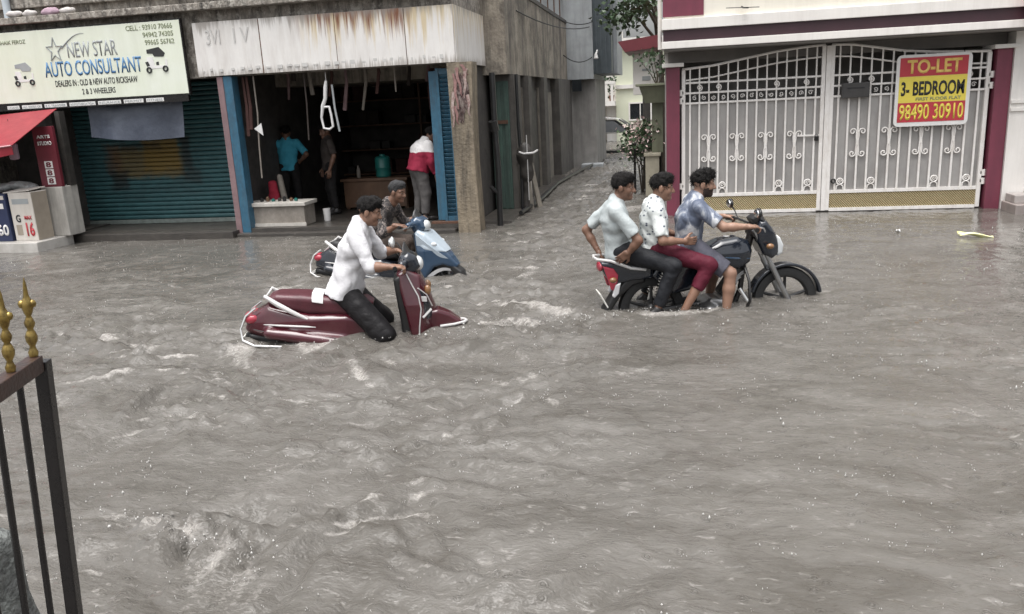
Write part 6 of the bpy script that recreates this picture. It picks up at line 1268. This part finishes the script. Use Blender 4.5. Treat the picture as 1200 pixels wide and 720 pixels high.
    if L.get('beard'): mi[(c < -.030) & (b > .005) & (c > -.125) & (a < .07) & ~((b > .055) & (c > -.042)) & ~lips & (b+.6*c > -.05) & (c < -.03-.2*np.clip(.05-b, 0, 1))] = 5
    if L.get('tache'): mi[(b > .07) & (a < .028) & (np.abs(c+.045) < .007)] = 3
    mi[lips] = 4
    np_mesh('body', v-off, fc, [L['skin'], 'eye_white', 'eye_dark', 'hair', 'lip', 'stubble'], P, matidx=mi)
    # --- hair
    Hr = SDF(); fr = L.get('fringe', .060); bk = L.get('back', -.055)
    Hr.ell(H(-.016, 0, .042), (.099, .080, .085), Rm, k=.02).ell(H(.035, 0, .095), (.055, .058, .035*L.get('quiff', 1)), Rm, k=.04)
    def hp_post(Pt, D):
        q = (Pt-hc)@Rm.T; s_ = np.clip((q[..., 0]-.015)/.05, 0, 1); s_ = s_*s_*(3-2*s_); hgt = bk+(fr-bk)*s_-.02*np.clip((.03-np.abs(q[..., 0]))/.03, 0, 1)*0
        amp = L.get('curlamp', .0055); D = D+amp*n3(Pt, 75, 5)+amp*.8*n3(Pt, 160, 6); hgt = hgt+.012*n3(Pt, 90, 7)+.008*n3(Pt, 200, 8)
        return np.maximum(D, (hgt-q[..., 2])*.8)
    Hr.post.append(hp_post); hv, hf_ = Hr.mesh(.0055 if vox < .011 else .008)
    if L.get('hair', 'hair') == 'hair':       # loose tufts over the cap of hair
        rt = np.random.default_rng(int(abs(hc[0]*1e4)) % 999+3); pick = rt.integers(len(hv), size=800); TV = []; TF = []; n1 = len(hv); hcc = H(-.016, 0, .03)
        for pi in pick:
            p = hv[pi]; nrm_ = nrm(p-hcc); sw = f*rt.normal(.35, .35)+l*rt.normal(0, .35)-u*rt.normal(.45, .35); d_ = nrm(nrm_*L.get('stand', .28)+sw*.8); Lh = rt.uniform(.014, .042)*L.get('tuft', 1.0); sd_ = nrm(np.cross(d_, nrm_+1e-3)); t2 = np.cross(d_, sd_); w_ = .0035
            b0 = n1+len(TV); base_ = p-nrm_*.006; TV += [base_+sd_*w_, base_-sd_*w_*.5+t2*w_*.9, base_-sd_*w_*.5-t2*w_*.9, base_+d_*Lh]; TF += [(b0, b0+1, b0+3, b0+3), (b0+1, b0+2, b0+3, b0+3), (b0+2, b0, b0+3, b0+3)]
        tuft = (np.array(TV), np.array(TF)-n1)
    else: tuft = None
    ho = np_mesh('hair', hv-off, hf_, L.get('hair', 'hair'), P)
    if tuft: np_mesh('hair_tufts', tuft[0]-off, tuft[1][:, :3], 'hair', P)['kind'] = 'stuff'
    # --- trousers
    Tr = SDF(); Tr.econe(pel-up*.03, pel+up*.08, .145*w0, .106*w0, .128*w0, .096*w0, lat)
    for i in (0, 1):
        hp, kn, an = A['hp'][i], A['kn'][i], A['an'][i]
        if L['pants'] == 'knee': kd = nrm(kn-hp); Tr.cone(hp, kn-kd*.05, .098*w0, .082*w0, k=.04, flat=True)
        else:
            tw = L.get('tw', 1.0); Tr.cone(hp, kn, .096*w0*min(tw, 1.1), .077*w0*tw, k=.05); e_ = kn+(an-kn)*(.92 if L['pants'] == 'ankle' else .55); Tr.cone(kn, e_, .074*w0, .054*w0 if L['pants'] == 'ankle' else .058, k=.02, flat=True)
    amp = L.get('fold', .006); Tr.post.append(lambda Pt, D: D+amp*n3(Pt, 34, 12)+amp*1.3*(.35-np.abs(n3(Pt, 45, 13)))); tv, tf_ = Tr.mesh(vox); np_mesh('trousers' if L['pants'] != 'knee' else 'shorts', tv-off, tf_, L['pmat'], P)
    # --- shirt
    Sh = SDF(); hem = pel-up*L.get('hem', .06); tk = L.get('loose', 1.0); fl_ = L.get('flare', 1.0)
    Sh.econe(hem, wai, .163*w0*tk*fl_, .124*w0*tk*fl_, .150*w0*tk, .114*w0*tk, lat, flat=True).econe(wai, che, .150*w0*tk, .114*w0*tk, .166*w0*tk, .118*w0*tk, lat).econe(che, nek+up*.0, .168*w0, .117*w0, .078, .074, lat, k=.05)
    Sh.cone(A['sh'][0]*.92+A['sh'][1]*.08, A['sh'][1]*.92+A['sh'][0]*.08, .066, .066, k=.06)
    for i in (0, 1):
        sh, el, wr = A['sh'][i], A['el'][i], A['wr'][i]; sl_ = L.get('sleeve', .8)
        if sl_ <= 1: Sh.cone(sh, sh+(el-sh)*sl_, .063*w0, .060*w0, k=.04, flat=True)
        else: Sh.cone(sh, el, .063*w0, .053*w0, k=.04); Sh.cone(el, el+(wr-el)*(sl_-1), .053*w0, .047*w0, k=.02, flat=True)
    if L.get('collar'): Sh.cone(nek+up*.0+lat*.03, nek+up*.035+lat*.045, .034, .026, k=.02).cone(nek-lat*.03, nek+up*.035-lat*.045, .034, .026, k=.02).cone(nek-f*.035, nek-f*.05+up*.035, .034, .024, k=.02)
    am = L.get('wrinkle', .0075)
    def wr_post(Pt, D):
        z = (Pt-pel)@up; g_ = np.clip(1.2-z/.5, .4, 1.2); fz = 26+18*np.sin((Pt@lat)*7)
        return D+am*g_*n3(Pt, 26, 22)+am*1.5*(.35-np.abs(n3(Pt, 34, 23)))+am*1.1*g_*(.5-np.abs(np.sin(z*fz*.6+5*n3(Pt, 8, 24))))
    Sh.post.append(wr_post); sv, sf_ = Sh.mesh(vox); np_mesh('shirt', sv-off, sf_, L['smat'], P)
    if L.get('shoes'):
        for i in (0, 1):
            an = A['an'][i]; ft = nrm(A['ft'][i]); S_ = SDF(); S_.cone(an-ft*.04-np.array([0, 0, .04]), an+ft*.13-np.array([0, 0, .052]), .045, .038, k=.03).cone(an+ft*.1-np.array([0, 0, .05]), an+ft*.185-np.array([0, 0, .055]), .042, .028, k=.02).cone(an, an-np.array([0, 0, .04]), .042, .046, k=.02); v, fc = S_.mesh(vox); np_mesh('shoe', v-off, fc, L['shoes'], P)
    return P
def hz_(v): return math.atan2(v[1], v[0])
FWD = (1, 0, 0)
sc1 = hz_((1.6, .45)); sc2 = hz_((1.4, -.1)); mo_ = hz_((1.4, .38))
person('man in a white shirt and black trousers pushing along on the maroon scooter', (-2.6, 6.55), sc1,
       dict(pel=(-.145, 0, .41), che=(-.035, 0, .74), nek=(.02, 0, .945), hed=(.115, -.01, 1.055), hf=(.90, -.12, -.30), sh=[(.03, .19, .89), (0, -.19, .885)], el=[(.16, .27, .65), (.10, -.285, .625)], wr=[(.285, .315, .645), (.275, -.33, .625)], hd=[(1, .08, -.12), (1, -.05, -.05)], pn=[(-.1, -.15, -1), (-.1, .15, -1)], curl=[1.1, 1.1],
            hp=[(-.15, .085, .375), (-.15, -.085, .375)], kn=[(.13, .20, .06), (.165, -.215, .02)], an=[(-.07, .25, -.235), (-.07, -.26, -.235)], ft=[(1, .1, 0), (1, -.1, 0)]),
       dict(skin='skin', smat='white_shirt', sleeve=1.22, hem=.085, flare=1.15, collar=True, pmat='black_trouser', pants='ankle', shoes='shoe', w=1.06, tw=1.22, wrinkle=.0105, loose=1.06, tache=True, fringe=.055))
person('man in a dark camouflage shirt and grey cap riding the blue and white scooter', (-3.1, 8.95), sc2,
       dict(pel=(-.25, 0, .42), che=(-.15, 0, .67), nek=(-.05, 0, .83), hed=(.075, -.01, .955), hf=(.95, -.18, -.2), sh=[(-.05, .18, .76), (-.07, -.18, .755)], el=[(.02, .27, .54), (-.03, -.285, .52)], wr=[(.165, .31, .625), (.16, -.315, .615)], hd=[(1, .05, -.05), (1, -.05, -.05)], pn=[(-.1, -.1, -1), (-.1, .1, -1)], curl=[1.1, 1.1],
            hp=[(-.24, .09, .40), (-.24, -.09, .40)], kn=[(.13, .12, .36), (.15, -.13, .36)], an=[(.16, .10, -.0), (.17, -.12, -.0)], ft=[(1, .1, 0), (1, -.1, 0)]),
       dict(skin='skin_dark', smat='camo', sleeve=1.5, hem=.06, pmat='brown_trouser', pants='ankle', shoes='shoe', w=.98, hair='hair_grey', fringe=.05))
MP = (.3, 7.55)
person('driver in a blue-grey tie-dye tee and grey shorts steering the motorcycle', MP, mo_,
       dict(pel=(-.13, 0, .56), che=(-.12, 0, .80), nek=(-.065, 0, .975), hed=(.0, -.015, 1.095), hf=(.96, -.25, -.10), sh=[(-.06, .185, .915), (-.09, -.185, .91)], el=[(.12, .27, .74), (.10, -.295, .735)], wr=[(.30, .335, .735), (.295, -.335, .735)], hd=[(1, .03, -.05), (1, -.03, -.05)], pn=[(-.1, -.1, -1), (-.1, .1, -1)], curl=[1.15, 1.15],
            hp=[(-.12, .09, .54), (-.12, -.09, .54)], kn=[(.20, .24, .32), (.175, -.265, .315)], an=[(.14, .25, -.08), (.13, -.275, -.08)], ft=[(1, .1, 0), (1, -.1, 0)]),
       dict(skin='skin_light', smat='tie_dye', sleeve=.78, hem=.08, pmat='grey_shorts', pants='knee', w=1.0, beard=True, stand=.7, curlamp=.008, quiff=1.3, fringe=.045))
person('middle rider in a white patterned tee and wine red trousers on the motorcycle', MP, mo_,
       dict(pel=(-.44, 0, .57), che=(-.45, 0, .79), nek=(-.43, 0, .965), hed=(-.375, -.015, 1.085), hf=(.95, -.28, -.12), sh=[(-.44, .18, .90), (-.47, -.18, .895)], el=[(-.34, .25, .66), (-.44, -.275, .645)], wr=[(-.20, .20, .62), (-.24, -.235, .625)], hd=[(1, -.2, -.1), (1, .25, -.08)], pn=[(0, -1, .1), (0, 1, .1)], curl=[.45, .45],
            hp=[(-.43, .09, .54), (-.43, -.09, .54)], kn=[(-.02, .22, .38), (-.015, -.255, .40)], an=[(-.24, .26, .03), (-.24, -.285, .025)], ft=[(1, .1, -.1), (1, -.1, -.1)]),
       dict(skin='skin', smat='tee_print', sleeve=.85, hem=.07, loose=1.04, pmat='wine_trouser', pants='calf', w=.97, fringe=.045, quiff=1.1, back=-.06))
person('rear rider in a pale grey-green tee and dark trousers on the motorcycle', MP, mo_,
       dict(pel=(-.77, 0, .57), che=(-.80, 0, .81), nek=(-.785, 0, .985), hed=(-.725, -.02, 1.11), hf=(.90, -.42, -.10), sh=[(-.80, .18, .915), (-.82, -.185, .91)], el=[(-1.02, .26, .70), (-.655, -.285, .665)], wr=[(-.93, .17, .51), (-.735, -.245, .56)], hd=[(.4, -.3, -.9), (-.7, .3, -.6)], pn=[(.8, 0, .3), (0, 1, -.1)], curl=[.9, .5],
            hp=[(-.75, .09, .54), (-.75, -.09, .54)], kn=[(-.36, .24, .41), (-.34, -.265, .41)], an=[(-.47, .27, .03), (-.49, -.275, .03)], ft=[(1, .1, -.1), (1, -.1, -.1)]),
       dict(skin='skin_dark', smat='grey_tee', sleeve=.82, hem=.09, loose=1.05, pmat='navy_trouser', pants='ankle', shoes='shoe', w=.98, fringe=.055, back=-.045))
# people in the shop
stand = dict(pel=(0, 0, .82), che=(.07, 0, 1.07), nek=(.15, 0, 1.22), hed=(.26, 0, 1.31), hf=(.9, 0, -.4), sh=[(.12, .18, 1.165), (.12, -.18, 1.165)], el=[(.10, .27, .92), (.12, -.26, .92)], wr=[(.18, .24, .70), (.20, -.23, .71)], hd=[(.2, 0, -1), (.2, 0, -1)], pn=[(0, -1, 0), (0, 1, 0)], curl=[.35, .35],
             hp=[(0, .09, .80), (0, -.09, .80)], kn=[(.03, .10, .43), (.05, -.10, .43)], an=[(-.03, .10, .08), (.02, -.11, .08)], ft=[(1, .1, 0), (1, -.1, 0)])
person('man in a red and white jacket and grey trousers bending by the blue louvred door', (-3.83, 12.42), R(38), stand, dict(skin='skin_dark', smat='red_white', sleeve=1.9, hem=.06, loose=1.16, pmat='grey_trouser', pants='ankle', shoes='shoe', w=1.16, collar=True), .012, .122, 0.0)
hips_ = dict(pel=(0, 0, .84), che=(0, 0, 1.10), nek=(0, 0, 1.29), hed=(.02, 0, 1.41), hf=(1, 0, -.1), sh=[(0, .19, 1.225), (0, -.19, 1.225)], el=[(-.06, .36, 1.02), (-.06, -.36, 1.02)], wr=[(.02, .20, .90), (.02, -.20, .90)], hd=[(.5, -.6, -.3), (.5, .6, -.3)], pn=[(0, -1, -.3), (0, 1, -.3)], curl=[.4, .4],
             hp=[(0, .09, .82), (0, -.09, .82)], kn=[(.02, .11, .44), (.02, -.11, .44)], an=[(-.02, .12, .08), (-.02, -.12, .08)], ft=[(1, .2, 0), (1, -.2, 0)])
person('man in a cyan shirt standing with hands on hips behind the stone counter', (-6.62, 13.75), R(96), hips_, dict(skin='skin_dark', smat='cyan_shirt', sleeve=.85, hem=.08, pmat='dark_trouser', pants='ankle', shoes='shoe'), .012, .122, 0.0)
down_ = dict(hips_, el=[(-.03, .27, 1.0), (-.03, -.27, 1.0)], wr=[(.06, .25, .77), (.06, -.25, .77)], hd=[(.2, 0, -1), (.2, 0, -1)], hf=(.9, .3, -.2))
person('dim figure in a dark brown shirt standing inside the open shop', (-5.75, 13.5), R(215), down_, dict(skin='skin_dark', smat='dim_shirt', sleeve=.9, hem=.08, pmat='dark_trouser', pants='ankle', shoes='shoe'), .012, .122, 0.0)

# ================================================================ RAIN SPLASHES AND THROWN DROPS
def blob_mesh(items):       # items: (center, radius, squash) small octahedral drops
    c = np.array([i[0] for i in items]); r = np.array([i[1] for i in items])[:, None]; q = np.array([i[2] for i in items])[:, None]
    base = np.array([(1, 0, 0), (0, 1, 0), (-1, 0, 0), (0, -1, 0), (0, 0, 1), (0, 0, -1)], float); tri = np.array([(0, 1, 4), (1, 2, 4), (2, 3, 4), (3, 0, 4), (1, 0, 5), (2, 1, 5), (3, 2, 5), (0, 3, 5)])
    V = (c[:, None, :]+base[None]*np.concatenate([r, r, r*q], 1)[:, None, :]).reshape(-1, 3); Fq = (tri[None]+6*np.arange(len(c))[:, None, None]).reshape(-1, 3)
    return V, Fq
r5 = np.random.default_rng(21); items = []
for i in range(6000):
    x = r5.uniform(-9.5, 6.0); y = r5.uniform(1.2, 12.0)
    h = float(water_h(np.array([x]), np.array([y]))[0]) if False else 0.004
    s_ = r5.lognormal(-.35, .45)
    items.append(((x, y, h+.005*s_), .0030*s_, r5.uniform(1.0, 3.2)))
    for k in range(r5.integers(0, 4)):
        a = r5.uniform(0, 6.28); d = r5.uniform(.008, .03)*s_; items.append(((x+d*math.cos(a), y+d*math.sin(a), h+r5.uniform(.0, .022)*s_), .0028*s_*r5.uniform(.6, 1.3), 1.0))
V, Fq = blob_mesh(items)
M['drops'] = mat('splash_drops', (.5, .49, .47), (.4, .39, .37), .12, 9)
props(np_mesh('rain_splashes', V, Fq, 'drops'), kind='stuff', label='countless small rain splashes on the flood water', cat='splashes')
items = []
for i in range(120):
    t_ = r5.normal(); x = -2.2+.30*t_; y = 3.1-.10*t_+r5.normal()*.07; z = abs(r5.normal())*.02+.02
    items.append(((x, y, z), r5.lognormal(-5.6, .5), r5.uniform(.7, 1.6)))
for (a, b, w, s_) in FOAM_SEGS[:3]:
    for i in range(130):
        t_ = r5.uniform(); items.append(((a[0]+(b[0]-a[0])*t_+r5.normal()*w*.5, a[1]+(b[1]-a[1])*t_+r5.normal()*w*.5, abs(r5.normal())*.02+.008), r5.lognormal(-5.5, .45), 1.0))
V, Fq = blob_mesh(items); props(np_mesh('churned_spray', V, Fq, 'drops'), kind='stuff', label='spray thrown up where the flood churns and around the riders', cat='spray')
